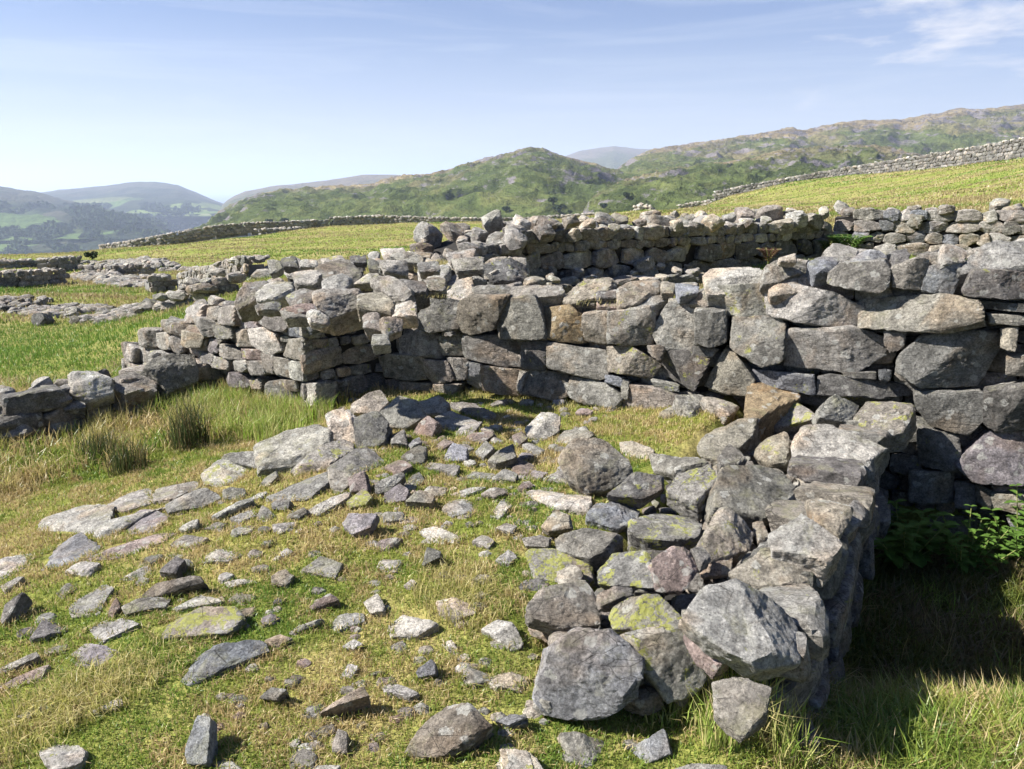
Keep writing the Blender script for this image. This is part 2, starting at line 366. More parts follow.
def rock(poly, n, thick, seed, sub=4, tint='g', lichen=None, sharp=240, cham=.10, rough=1.0, bulge=.10, corner=1.0):
    """a broken stone whose broad face fills the polygon (3D points near a plane of normal n) and whose body goes back from it"""
    rs = np.random.RandomState(seed % 100000)
    n = np.asarray(n, float); n = n/np.linalg.norm(n); poly = np.asarray(poly, float); c0 = poly.mean(0)
    a = np.array([0, 0, 1.]) if abs(n[2]) < .8 else np.array([0, 1., 0]); t1 = np.cross(a, n); t1 /= np.linalg.norm(t1); t2 = np.cross(n, t1)
    p2 = np.array(hull2(np.stack([(poly-c0)@t1, (poly-c0)@t2], 1))); c2 = p2.mean(0); p2 = p2-c2; c0 = c0+t1*c2[0]+t2*c2[1]
    w, h = np.ptp(p2[:, 0])/2, np.ptp(p2[:, 1])/2; size = math.sqrt(w*h)*2
    zc = -thick*.45                                                     # body centre below the face
    N, O = [], []
    for k in range(len(p2)):
        a_, b_ = p2[k], p2[(k+1) % len(p2)]; e = b_-a_; m2 = np.array([e[1], -e[0]]); L = np.linalg.norm(m2)
        if L < 1e-5: continue
        m2 = m2/L; off = float(m2@a_); tilt = -rs.uniform(0, .16)
        v = np.array([m2[0], m2[1], tilt]); s = np.linalg.norm(v); N.append(v/s); O.append((off-tilt*zc)/s)
        if rs.uniform() < .45: continue
        cc = cham*size*rs.uniform(.2, 1.5); kk = rs.uniform(.6, 1.6)     # broken arris
        v = np.array([m2[0], m2[1], kk]); s = np.linalg.norm(v); N.append(v/s); O.append((off+kk*(0-zc)-cc*.8+bulge*size*.3)/s)
    fr = bulge*size
    for k in range(rs.randint(2, 4)):
        tx, ty = rs.uniform(-.45, .45, 2) if k else rs.uniform(-.12, .12, 2); v = np.array([tx, ty, 1]); s = np.linalg.norm(v); N.append(v/s); O.append((-zc+fr*rs.uniform(.3, .8))/s)
    for k in range(3):
        tx, ty = rs.uniform(-.3, .3, 2); v = np.array([tx, ty, -1]); s = np.linalg.norm(v); N.append(v/s); O.append((thick+zc)*rs.uniform(.85, 1.1)/s)
    for k in range(4):                                                   # random broken corners
        v = rs.normal(size=3); v /= np.linalg.norm(v); N.append(v); O.append(abs(v[0])*w+abs(v[1])*h+abs(v[2])*thick*.5-corner*rs.uniform(.04, .22)*size)
    N = np.array(N); O = np.maximum(np.array(O), .02*size)
    U, T = ico(sub); D = U*np.array([w, h, thick*.5])*1.0
    q = np.maximum(D@N.T, 0)/O; qm = q.max(1, keepdims=True); t = 1/(qm[:, 0]*(((q/qm)**sharp).sum(1))**(1/sharp)); V = D*t[:, None]
    ex = rs.normal(size=(5, 3)); ex[:, 2] = np.where(rs.uniform(size=5) < .7, np.abs(ex[:, 2]), ex[:, 2]); ex /= np.linalg.norm(ex, axis=1)[:, None]
    so_ = (V@ex.T).max(0)*(1-corner*rs.uniform(.02, .14, 5)); N = np.concatenate([N, ex]); O = np.concatenate([O, so_])
    q = np.maximum(D@N.T, 0)/O; qm = q.max(1, keepdims=True); t = 1/(qm[:, 0]*(((q/qm)**sharp).sum(1))**(1/sharp)); V = D*t[:, None]
    ext = np.array([w*2, h*2])/np.maximum(np.ptp(V[:, :2], axis=0), 1e-4); V[:, :2] *= np.minimum(ext, 1.3); V[:, :2] += (p2.max(0)+p2.min(0))/2-(V[:, :2].max(0)+V[:, :2].min(0))/2
    rad = V/np.maximum(np.linalg.norm(V, axis=1), 1e-6)[:, None]
    o3 = rs.uniform(-50, 50, 3); s = 1/max(size, .03)
    lay = V@np.array([[1, .3, .1], [-.2, 1, .3], [.1, -.3, 1]]).T
    d = fbm(V*s*1.6+o3, 3)*.035+fbm(lay*np.array([1.5, 1.5, 5])*s+o3, 3)*.035
    if sub >= 4:
        st = fbm(lay*np.array([1.2, 1.2, 3.5])*s+o3+9, 2)*5; fl = np.floor(st); st = (fl+sm(.35, .65, st-fl))/5      # stepped fracture
        d = d-np.abs(fbm(V*s*4.5+o3, 3))*.04+fbm(V*s*14+o3, 2)*.018+st*.035
    V = V+rad*(d*size*rough)[:, None]
    W = c0+t1*V[:, :1]+t2*V[:, 1:2]+n*(V[:, 2:]+zc)
    col = np.array(TINT[tint])*rs.uniform(.66, 1.14)*np.array([1+rs.uniform(-.03, .03), 1, 1+rs.uniform(-.04, .04)])
    if lichen is None: lichen = rs.uniform(-.35, .55)
    A = np.concatenate([np.tile(col, (len(W), 1)), np.full((len(W), 1), lichen)], 1)
    return W, T, A, np.full(len(W), rs.uniform(0, 40))
class Batch:
    def __init__(s): s.V = []; s.T = []; s.A = []; s.O = []; s.n = 0
    def add(s, r):
        s.V.append(r[0]); s.T.append(r[1]+s.n); s.A.append(r[2]); s.O.append(r[3]); s.n += len(r[0])
    def mesh(s, name, origin=None):
        V = np.concatenate(s.V)
        if origin is not None: V = V-np.asarray(origin)
        return make_mesh(name, V, np.concatenate(s.T), ROCK, {'tint': ('FLOAT_COLOR', np.concatenate(s.A)), 'off': ('FLOAT', np.concatenate(s.O))}, smooth=False)
def rock_obj(name, r, parent=None, origin=None):
    V = r[0]; o = origin if origin is not None else (V.mean(0) if parent is None else np.zeros(3))
    me = make_mesh(name, V-o, r[1], ROCK, {'tint': ('FLOAT_COLOR', r[2]), 'off': ('FLOAT', r[3])}, smooth=False)
    ob = link(name, me, parent)
    if parent is None: ob.location = o
    return ob
TILE = {'A': (370, 230), 'B': (560, 230), 'C': (768, 230), 'D': (768, 385), 'E': (512, 385), 'F': (768, 385), 'G': (180, 230), 'H': (180, 300), 'I': (0, 230), 'J': (512, 577), 'K': (768, 577),
        'P': (0, 385), 'Q': (0, 577), 'R': (256, 385), 'S': (256, 577), 'L': (440, 190), 'M': (640, 190)}
def parse(s):
    u0, v0 = TILE[s[0]]; k = 6.4 if s[0] == 'H' else 4.0
    q = [tuple(float(c) for c in w.split(',')) for w in s[1:].split()]
    return [(u0+a/k, v0+b/k) for a, b in q]
def pxsize(pl):
    us = [a for a, _ in pl]; vs = [b for _, b in pl]; return max(max(us)-min(us), max(vs)-min(vs))
def subof(pl): s = pxsize(pl); return 5 if s > 44 else 4 if s > 15 else 3
seedc = [100]
def nseed(): seedc[0] += 1; return seedc[0]

class Wall:
    """a dry stone wall: an Empty with stones as parts (largest 96), the rest one mesh of small packing stones"""
    def __init__(s, name, loc): s.root = empty(name, tuple(loc)); s.loc = np.array(loc, float); s.items = []
    def add(s, r, big): s.items.append((big, r))
    def done(s, core=None):
        s.items.sort(key=lambda t: -t[0]); rest = Batch()
        for k, (b_, r) in enumerate(s.items):
            if k < 96 and b_ > 0: rock_obj('stone', (r[0], r[1], r[2], r[3]), s.root, s.loc)
            else: rest.add(r)
        if rest.n: tag(link('packing_stones', rest.mesh('packing_stones', s.loc), s.root), kind='stuff')
        if core is not None:
            V, T = core; link('rubble_core', make_mesh('rubble_core', V-s.loc, T, CORE, smooth=False), s.root)
def face_n(A, B):   # face normal, towards the viewer
    d = np.array([B[0]-A[0], B[1]-A[1]]); n = np.array([d[1], -d[0], 0.0]); n /= np.linalg.norm(n); return n if n[0]*-A[0]+n[1]*-A[1] > 0 else -n
def courses(wall, A, B, zb, zt, ch=.13, off=0.0, tone='gggldb', sub=3, big=True, thick=.22, gap=.010, skip=None, jit=.12, ratio=(1.0, 2.6)):
    """random broken courses on the vertical plane through A-B"""
    A = np.array(A, float); B = np.array(B, float); L = np.linalg.norm(B-A); t = (B-A)/L; n = face_n(A, B); rs = random.Random(nseed())
    zmin = min(zb(k/10) for k in range(11)); zmax = max(zt(k/10) for k in range(11)); z = zmin-.03
    while z < zmax:
        h = ch*rs.uniform(.65, 1.5); s = -rs.uniform(0, ch)
        while s < L:
            w = h*rs.uniform(*ratio); f = min(1, max(0, (s+w/2)/L)); hh = h; zc = z+h/2
            if zc > zb(f)-.05 and zc+h*.3 < zt(f)+rs.uniform(-.3, .25)*ch:
                s0, s1 = max(-ch*.3, s), min(L+ch*.3, s+w)
                def pt(a, c): p = A+t*a; return [p[0]+n[0]*off, p[1]+n[1]*off, c]
                j = lambda q: rs.uniform(-jit, jit)*q
                z0, z1 = z+gap/2, z+h-gap/2
                poly = [pt(s0+gap/2+j(h)*.5, z0+abs(j(h))), pt((s0+s1)/2+j(w), z0-abs(j(h))*.3), pt(s1-gap/2+j(h)*.5, z0+abs(j(h))), pt(s1-gap/2+j(h)*.5, z1-abs(j(h))), pt((s0+s1)/2+j(w), z1+abs(j(h))*.3), pt(s0+gap/2+j(h)*.5, z1-abs(j(h)))]
                c = poly[0]; u, v = px(c)
                if s1-s0 > .03 and not (skip and skip(np.mean(poly, 0))):
                    po = np.array(poly)+n*rs.uniform(-.2, .2)*h; cp = po.mean(0); an = rs.uniform(-.16, .16); tv = np.array([t[0], t[1], 0]); a1 = (po-cp)@tv; a3 = po[:, 2]-cp[2]; sc1 = rs.uniform(.92, 1.12)
                    po = cp+np.outer((a1*math.cos(an)-a3*math.sin(an))*sc1, tv)+np.outer((a1*math.sin(an)+a3*math.cos(an))*sc1, [0, 0, 1])+np.outer((po-cp)@n, n)
                    nn = n+np.array([rs.uniform(-.12, .12), rs.uniform(-.1, .1), rs.uniform(-.12, .2)])
                    wall.add(rock(po, nn, thick*rs.uniform(.8, 1.3), nseed(), sub, rs.choice(tone), cham=.09, corner=.5, rough=.8), (s1-s0)*h if big else 0)
            s += w
        z += h
def rubble(wall, poly_xy, zf, size, count, tone='ggldbl', sub=3, big=True, zj=.4, flat=.5):
    """loose stones lying at all angles over a plan polygon"""
    rs = random.Random(nseed()); P_ = np.array(poly_xy, float); mn, mx = P_.min(0), P_.max(0); got = []; tries = 0
    def inside(x, y):
        c = False; j = len(P_)-1
        for i in range(len(P_)):
            if (P_[i][1] > y) != (P_[j][1] > y) and x < (P_[j][0]-P_[i][0])*(y-P_[i][1])/(P_[j][1]-P_[i][1])+P_[i][0]: c = not c
            j = i
        return c
    while len(got) < count and tries < count*30:
        tries += 1; x = rs.uniform(mn[0], mx[0]); y = rs.uniform(mn[1], mx[1])
        if not inside(x, y): continue
        sz = size*rs.uniform(.55, 1.4)
        if any((x-a)**2+(y-b)**2 < (.42*(sz+c))**2 for a, b, c in got): continue
        got.append((x, y, sz))
    for x, y, sz in got:
        z = zf(x, y)+rs.uniform(-zj, zj)*sz; k = rs.randint(4, 7); a0 = rs.uniform(0, 6.28); el = rs.uniform(.55, 1.0); ro = rs.uniform(0, 3.14)
        nn = np.array([rs.uniform(-.45, .45), rs.uniform(-.55, .25), 1.0]); nn /= np.linalg.norm(nn)
        t1 = np.cross([0, 1, 0], nn); t1 /= np.linalg.norm(t1); t2 = np.cross(nn, t1); poly = []
        for i in range(k):
            a = a0+6.283*i/k+rs.uniform(-.25, .25); r_ = sz*.5*rs.uniform(.85, 1.15); ex, ey = math.cos(a)*r_, math.sin(a)*r_*el
            ex, ey = ex*math.cos(ro)-ey*math.sin(ro), ex*math.sin(ro)+ey*math.cos(ro); poly.append(np.array([x, y, z])+t1*ex+t2*ey)
        wall.add(rock(poly, nn, sz*rs.uniform(flat*.7, flat*1.5), nseed(), sub, rs.choice(tone), cham=.13), sz*sz if big else 0)
def prism(line, zb, zt, depth, inset=.07):
    """solid core behind a face polyline; zb, zt functions of the fraction; depth is how far it goes back"""
    V = []; T = []; n_s = 16; A, B = np.array(line[0], float), np.array(line[1], float); n = face_n(A, B)[:2]
    for k in range(n_s+1):
        f = k/n_s; p = A+(B-A)*f; a = p-n*inset; b = p-n*(depth-inset)
        V += [[a[0], a[1], zb(f)-.3], [a[0], a[1], zt(f)], [b[0], b[1], zt(f)], [b[0], b[1], zb(f)-.3]]
    for k in range(n_s):
        o = k*4
        for i in range(4): T.append([o+i, o+4+i, o+4+(i+1) % 4, o+(i+1) % 4])
    o = n_s*4; T += [[0, 1, 2, 3], [o+3, o+2, o+1, o]]
    return np.array(V), np.array(T)
def cat2(a, b): return np.concatenate([a[0], b[0]]), np.concatenate([a[1], b[1]+len(a[0])])

def face_stones(wall, data, A, B, thick=(.16, .30), proud=.0):
    n = face_n(A, B); p0 = np.array([A[0], A[1], 0.0])
    for e in data:
        s, tn = e[0], e[1]; li = e[2] if len(e) > 2 else None
        pl = parse(s); rs = random.Random(nseed()); pr = n*(rs.uniform(-.03, .03)+proud)
        po = [on_plane(u, v, p0+pr, n) for u, v in pl]; c = np.mean(po, 0)
        po = [c+(q-c)*1.10 for q in po]
        nn = n+np.array([rs.uniform(-.10, .10), rs.uniform(-.08, .08), rs.uniform(-.05, .22)])
        # project once more so that the leaning face keeps the outline
        po = [on_plane(*px(q), c, nn/np.linalg.norm(nn)) for q in po]
        wall.add(rock(po, nn, rs.uniform(*thick), nseed(), subof(pl), tn, li, cham=.04, bulge=.02, rough=.65, corner=.35), 1+pxsize(pl))
def top_stones(wall, data, zfun, tilt=(.0, -.55, .83), thick=.6, sub=None, lift=0, var=1.0, grow=1.08):
    for e in data:
        s, tn = e[0], e[1]; li = e[2] if len(e) > 2 else None
        pl = parse(s) if isinstance(s, str) else s; uc = sum(a for a, _ in pl)/len(pl); vc = sum(b for _, b in pl)/len(pl); rs = random.Random(nseed())
        c = zfun(uc, vc)
        nn = np.array(tilt)+var*np.array([rs.uniform(-.22, .15), rs.uniform(-.15, .15), 0]); nn /= np.linalg.norm(nn)
        po = [on_plane(u, v, c, nn) for u, v in pl]; dims = np.ptp(np.array(po), axis=0); sz = float(np.sqrt(max(dims[0], .02)*max(np.hypot(dims[1], dims[2]), .02)))
        po = [c+(q-c)*grow for q in po]
        wall.add(rock(po, nn, max(.06, sz*thick*rs.uniform(.8, 1.25)), nseed(), sub or subof(pl), tn, li, cham=.07, corner=.65, bulge=.07, rough=.85), 1+pxsize(pl))

# ======================== the long wall across the picture
lin = lambda a, b: (lambda f: a+(b-a)*f)
def w1top(f): return float(np.interp(f, [0, .12, .35, .52, .60, .8, 1], [.80, .84, .93, 1.02, 1.22, 1.34, 1.40]))
def w1bot(f): return float(np.interp(f, [0, .3, .5, .62, .66, 1], [.06, .08, .08, .0, -.38, -.42]))
W1 = Wall('dry_stone_wall', (0.9, 5.1, .1))
tag(W1.root, 'long dry stone wall of big squared blocks crossing behind the collapsed cross wall', 'stone wall')
W1D = [("A190,275 215,262 345,285 348,330 335,395 240,405 195,395", 'd'), ("A350,300 400,265 545,262 480,300 478,395 395,415 340,385", 'b'),
 ("A487,300 560,270 640,262 668,320 680,430 500,425 490,370", 'g'), ("A682,315 790,300 835,345 835,450 700,425 688,400", 'o', .3), ("A845,340 940,330 945,455 850,450", 'b'),
 ("B190,330 345,308 365,345 345,460 190,450", 'g'), ("B430,300 535,310 535,490 400,465 365,400", 'g', .2), ("B540,320 655,330 655,450 610,465 540,460", 'd'),
 ("B600,230 800,225 825,260 822,345 650,340 560,300", 'g', .5), ("B685,360 860,350 890,390 880,520 800,540 668,455", 'g'),
 ("A110,430 180,400 270,420 272,510 120,500", 'g'), ("A275,425 360,415 368,505 285,500", 'g'), ("A275,402 330,402 325,425 278,425", 'd'), ("A380,430 590,440 592,550 500,540 385,510", 'g'),
 ("A600,450 710,445 690,560 595,550", 'd'), ("A715,455 930,490 945,580 905,600 715,555", 'g'), ("B190,470 280,465 385,540 345,590 195,560", 't', .6), ("B345,465 415,465 395,525 350,490", 'g'),
 ("B410,490 500,485 590,520 530,640 395,580", 'd'), ("B530,465 630,475 600,510 535,495", 'd'), ("B655,483 700,500 770,600 740,660 570,635", 't', -.2),
 ("A30,510 70,500 205,510 210,600 50,590", 't', -.3), ("A210,525 300,530 330,600 250,620 215,590", 'b'), ("A300,515 380,520 375,600 330,600", 'g'), ("A380,530 440,540 440,640 385,610", 'u'),
 ("A445,545 580,560 585,665 450,640", 'b'), ("A585,565 620,570 600,650 588,640", 'b'), ("A640,560 780,580 790,660 740,680 610,655", 'g'), ("A800,595 940,620 1000,670 980,730 840,690 790,660", 'g'),
 ("B180,580 250,590 245,630 180,610", 'u'), ("B250,600 275,605 270,680 240,670", 'g'), ("B280,625 400,640 470,670 450,740 390,760 245,740", 'b'), ("B365,600 470,630 470,650 380,630", 'l'),
 ("A50,600 110,600 110,655 55,650", 'b'), ("A115,610 240,620 240,675 115,655", 't'), ("A250,620 350,620 330,660 250,650", 'b'),
 ("C80,400 320,390 450,430 465,500 350,560 75,540", 'g', -.2), ("C0,250 60,215 260,255 370,310 350,390 200,380 10,340", 'l', -.3), ("C385,270 690,255 840,290 850,380 720,405 390,390", 'g', -.1),
 ("C240,180 290,140 450,130 480,165 475,230 430,250 240,215", 'g'), ("C495,150 600,110 640,130 605,240 500,225", 'g'), ("C640,150 770,130 775,175 740,255 620,245", 'u'),
 ("C790,240 830,160 940,165 1080,180 1080,280 800,260", 'd'), ("C850,285 1060,300 1060,330 865,315", 'd'), ("C890,335 1060,345 1060,385 895,375", 't'), ("C935,400 1005,395 990,485 935,470", 't'),
 ("C540,500 620,430 920,400 925,470 850,620 620,625 530,570", 'd', -.3), ("C465,405 550,410 540,470 490,490 470,460", 'd'), ("C960,510 1080,500 1080,590 955,580", 'b'),
 ("B775,560 1000,580 1010,660 780,610", 'u'), ("C210,590 260,580 570,630 575,680 400,660 210,660", 'd'), ("C300,570 430,572 425,600 310,590", 'd'), ("C445,560 495,560 490,610 450,595", 'u'),
 ("D595,30 850,35 870,130 800,200 650,170 600,90", 'd', -.3), ("D870,20 1060,-5 1110,190 920,190 865,150", 'd', -.3), ("D765,320 890,195 1120,200 1120,400 830,385", 'p', -.3), ("D600,170 760,210 770,340 610,330", 'd'),
 ("D905,405 1080,420 1080,450 910,425", 'r'), ("D900,440 1080,450 1080,530 900,500", 'g'), ("D830,400 900,430 890,500 840,470", 'd'), ("D960,540 1080,530 1080,640 1000,620", 'u'),
 ("D570,350 740,360 740,480 570,470", 'd'), ("D750,390 825,400 830,500 750,490", 'd'), ("C1085,180 1300,170 1310,280 1090,280", 'g'), ("C1085,290 1250,300 1250,400 1090,395", 'b'), ("C1085,410 1280,400 1290,560 1090,570", 'g'), ("D1115,0 1300,0 1290,180 1120,190", 'd'), ("D1125,200 1330,200 1320,380 1125,390", 'g'), ("D1090,420 1300,400 1300,620 1090,610", 'd')]
face_stones(W1, W1D, W1A, W1B)
w1n = face_n(W1A, W1B)
def w1plane(d):                                   # points on top of the wall, d metres behind its face
    def f(u, v):
        pf = on_plane(u, v, np.array([W1A[0], W1A[1], 0]), w1n); fr = np.linalg.norm(pf[:2]-W1A)/np.linalg.norm(W1B-W1A)
        zt = w1top(np.clip(fr, 0, 1))+.02
        p = at_z(u, v, min(zt, 1.5))
        # keep it on the wall
        dd = -float((p-np.array([W1A[0], W1A[1], 0]))@w1n)
        if dd < .05 or dd > d: q = on_plane(u, v, np.array([W1A[0], W1A[1], 0])-w1n*min(max(dd, .1), d), w1n); return q
        return p
    return f
W1T = [("A240,230 270,200 400,180 410,240 385,270 250,255", 'l'), ("A410,165 440,145 500,150 500,215 420,215", 'g'), ("A440,140 560,110 630,115 630,190 560,200 500,190", 'd'), ("A565,220 760,215 775,265 690,250 590,275 560,270", 'g'),
 ("A780,240 850,195 960,185 980,230 960,270 830,285 780,275", 't'), ("A905,240 985,235 990,270 910,270", 'd'), ("A410,225 560,215 555,270 430,255", 'g'), ("A800,280 900,270 905,300", 'd'), ("A910,270 990,265 990,310 905,300", 'r'),
 ("B230,230 290,200 400,200 400,240 300,290 240,300", 't'), ("B405,205 460,205 450,250 405,250", 't'), ("B460,210 555,205 550,250 480,265", 'u'), ("B310,290 370,255 450,265 380,295", 'l'), ("B440,270 510,270 500,295 440,295", 't'),
 ("B510,250 590,240 590,300 520,290", 'b'), ("B110,320 200,310 190,335 120,335", 't'), ("B590,170 625,135 790,150 830,190 810,225 700,235 600,235", 'l', -.2), ("C60,180 200,160 235,195 225,235 100,225 20,250 0,200", 't', .3), ("C170,115 285,105 270,160 200,165", 'u'),
 ("C330,110 400,75 465,95 480,140 340,130", 'u'), ("C500,85 555,72 560,120 510,135", 'd'), ("C600,100 690,85 700,120 650,135", 'g'), ("C705,60 750,45 800,65 790,120 710,125", 'l'), ("C800,90 900,45 1120,40 1120,150 1000,150 900,135 800,120", 'l', -.1),
 ("C50,100 110,95 115,125 50,125", 't'), ("C0,130 140,112 190,150 60,185 0,180", 'g')]
top_stones(W1, W1T, w1plane(.95), thick=.7)
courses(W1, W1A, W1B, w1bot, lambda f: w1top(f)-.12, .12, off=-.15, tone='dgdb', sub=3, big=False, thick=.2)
d_ = (W1B-W1A)/np.linalg.norm(W1B-W1A); nb = -w1n[:2]
def strip(A, B, d0, d1): n = -face_n(A, B)[:2]; A = np.array(A); B = np.array(B); return [A+n*d0, B+n*d0, B+n*d1, A+n*d1]
def w1z(x, y): f = ((x-W1A[0])*d_[0]+(y-W1A[1])*d_[1])/np.linalg.norm(W1B-W1A); return w1top(f)-.10
rubble(W1, strip(W1A, W1B, .30, 1.0), w1z, .22, 110, sub=3, big=False)
# end of the wall dips down into the corner heap
W1C = W1B+d_*2.6
courses(W1, W1B+d_*.12, W1C, lambda f: -.42, lambda f: 1.42, .26, off=0, tone='gdgb', sub=4, thick=.3, ratio=(1.1, 2.4), gap=-.01, big=False)
rubble(W1, strip(W1B, W1C, .05, .95), lambda x, y: 1.36, .30, 40, sub=3, big=False)
xp = prism((W1B, W1C), lambda f: -.4, lambda f: 1.25, 1.0, .2)
W1.done(cat2(xp, cat2(prism((W1A, W1B), lambda f: -.4, lambda f: w1top(f)-.17, 1.0, .24), prism((W1A+nb*.12, W1A+d_*.2+nb*.12), lin(.0, 0), lin(.6, .6), 1.0))))

# ======================== the wall that returns to the left
C1 = W1A+np.array([.02, .0]); C2 = np.array([-1.60, 5.80]); W2B = np.array([-3.95, 7.60])
def w2top(f): return float(np.interp(f, [0, .25, .5, .72, .86, 1], [.90, .86, .68, .48, .22, .12]))
W2 = Wall('dry_stone_wall', (-2.3, 6.4, 0)); tag(W2.root, 'ruined wall of small irregular stones with a rubble top and a shadowed inner corner, left of the long wall', 'stone wall')
W2D = [("H40,110 140,120 210,180 190,240 120,230 60,190", 'g'), ("H0,200 110,230 100,310 0,290", 't'), ("H100,250 160,245 150,325 90,315", 'g'), ("H160,250 245,255 240,335 180,340", 'p'), ("H165,50 235,40 240,130 170,130", 'l'), ("H235,50 350,40 345,165 240,150", 'g'),
 ("H350,70 480,60 490,170 370,180", 'p'), ("H205,165 310,165 320,245 230,250", 'g'), ("H325,200 430,190 435,300 350,295", 'b'), ("H435,190 540,180 600,230 630,330 540,345 450,290", 'l'), ("H495,75 650,65 700,100 640,200 560,190 500,150", 'g'),
 ("H640,170 720,110 800,130 835,190 780,245 650,220", 'u'), ("H250,280 300,290 370,330 360,385 290,380 245,350", 'b'), ("H385,315 500,320 510,385 390,375", 'r'), ("H675,260 780,255 790,390 650,360", 't', -.4), ("H75,330 190,345 190,410 90,390", 'g'), ("H190,350 240,370 310,390 300,450 200,430", 'g'),
 ("H320,395 415,390 415,460 325,450", 'g'), ("H420,395 515,390 520,480 440,480", 'g'), ("H515,345 590,350 590,470 520,460", 'b'), ("H590,370 700,385 700,500 600,470", 'g'), ("H700,395 795,400 790,520 710,500", 'l'), ("H600,225 700,235 690,270 610,260", 'g'),
 ("H240,450 350,480 400,560 330,560 250,520", 'p'), ("H420,500 520,510 520,570 400,560", 'g'), ("H545,530 620,520 690,580 760,700 650,690 550,640", 'g'), ("H620,510 740,520 740,590 670,570", 'b'), ("H750,540 860,540 870,680 780,700", 'l'), ("H700,70 780,50 790,110 710,110", 'l')]
face_stones(W2, W2D, C2, W2B, thick=(.14, .26))
def w2zone(u, v):
    z = float(np.interp(v, [255, 275, 300, 320], [1.10, 1.04, .95, .86])); z = z+float(np.interp(u, [200, 260, 330], [-.12, 0, 0])); return at_z(u, v, z)
W2T = [("H480,20 640,15 640,55 500,60", 'l'), ("H650,60 760,30 860,25 870,60 740,100", 'r'), ("H790,80 850,55 940,85 930,130 830,140", 'l', -.4), ("G215,270 260,200 340,170 350,215 300,270 230,290", 'l', -.2), ("G300,230 350,210 440,200 450,250 380,275 310,270", 'l'),
 ("G415,250 470,230 540,240 520,290 440,290", 'g'), ("G535,250 590,235 720,230 725,280 600,320 545,300", 'g'), ("G455,160 520,145 560,170 540,215 460,220", 'l'), ("G540,140 660,105 720,160 700,190 600,190 540,180", 'g'), ("G570,190 640,175 690,195 660,230 570,235", 'l'),
 ("G710,250 810,245 855,280 850,330 720,310", 't'), ("G760,200 860,190 930,240 900,275 820,240", 'g'), ("G860,200 975,180 985,240 900,260", 'd'), ("G740,170 790,165 800,205 690,210", 't'), ("G350,120 400,120 410,150 360,170", 'l'), ("G405,108 460,105 465,140 410,140", 'd'),
 ("G750,110 800,130 810,165 755,150", 'd'), ("G800,125 900,120 910,165 820,165", 'l'), ("G680,100 740,98 745,130 685,125", 'd'), ("G840,90 950,90 960,130 900,125", 'g'), ("G835,290 940,290 945,340 850,340", 'l'), ("G800,350 890,355 885,390 830,410", 't'), ("G730,330 795,330 800,390 735,385", 'b'),
 ("G770,415 830,415 840,455 770,460", 'g'), ("G400,320 530,345 420,350", 'g'), ("G480,120 540,110 540,140 480,145", 'l'), ("G950,130 1030,120 1040,160 960,165", 'g'), ("G985,190 1060,180 1060,240 990,240", 'g'), ("A40,60 130,60 150,120 60,110", 'l'), ("A90,90 200,85 210,130 120,130", 'g'), ("A230,180 300,175 290,200 230,220", 'l'), ("A300,90 420,70 400,110 320,120", 'l'), ("A330,115 450,105 450,150 350,160", 'g')]
top_stones(W2, W2T, w2zone, thick=.7)
courses(W2, C2+(W2B-C2)*.50, W2B, lambda f: -.12, lambda f: w2top(.50+.5*f)+.02, .13, off=-.03, tone='gglb', sub=4, thick=.22)
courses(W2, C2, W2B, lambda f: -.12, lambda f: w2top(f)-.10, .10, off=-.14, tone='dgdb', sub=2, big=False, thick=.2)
courses(W2, C2+np.array([.02, .0]), C1, lambda f: -.06, lambda f: .88, .115, off=0, tone='dgbd', sub=4, thick=.22)       # shadowed return face, stone tones darkened to deepen its shade
n2 = -face_n(C2, W2B)[:2]
def w2z(x, y):
    t = (W2B-C2)/np.linalg.norm(W2B-C2); f = ((x-C2[0])*t[0]+(y-C2[1])*t[1])/np.linalg.norm(W2B-C2); return w2top(np.clip(f, 0, 1))-.02
rubble(W2, strip(C2, W2B, .18, .75), w2z, .19, 70, sub=3, big=False)
heap = [C2+np.array([.1, .25]), C1+np.array([.1, .1]), W1A+d_*1.0+nb*.9, np.array([-.9, 8.3]), np.array([-2.2, 7.6]), C2+n2*.5]
rubble(W2, heap, lambda x, y: .90+.04*(y-6.5), .24, 60, tone='llgbg', sub=4, big=False)
hv = [[p[0], p[1], z] for z in (-.2, .84) for p in [C2+np.array([.07, .12]), C1+np.array([.05, .06]), W1A+d_*1.0+nb*.95, np.array([-.9, 8.3]), np.array([-2.2, 7.6]), C2+n2*.6]]
def poly_core(ps, zb, zt):
    n = len(ps); V = np.array([[p[0], p[1], zb] for p in ps]+[[p[0], p[1], zt] for p in ps]+[[np.mean([p[0] for p in ps]), np.mean([p[1] for p in ps]), zt]]); T = []
    for i in range(n): j = (i+1) % n; T += [[i, j, n+j], [i, n+j, n+i], [n+i, n+j, 2*n]]
    return V, np.array(T)
W2.done(prism((C2, W2B), lambda f: -.1, lambda f: w2top(f)-.20, .75, .22))
hp = poly_core([C2+np.array([.07, .12]), C1+np.array([.05, .06]), W1A+d_*1.0+nb*.95, np.array([-.9, 8.3]), np.array([-2.2, 7.6]), C2+n2*.6], -.2, .80)
link('rubble_core', make_mesh('rubble_core', hp[0]-W2.loc, hp[1], CORE, smooth=False), W2.root)

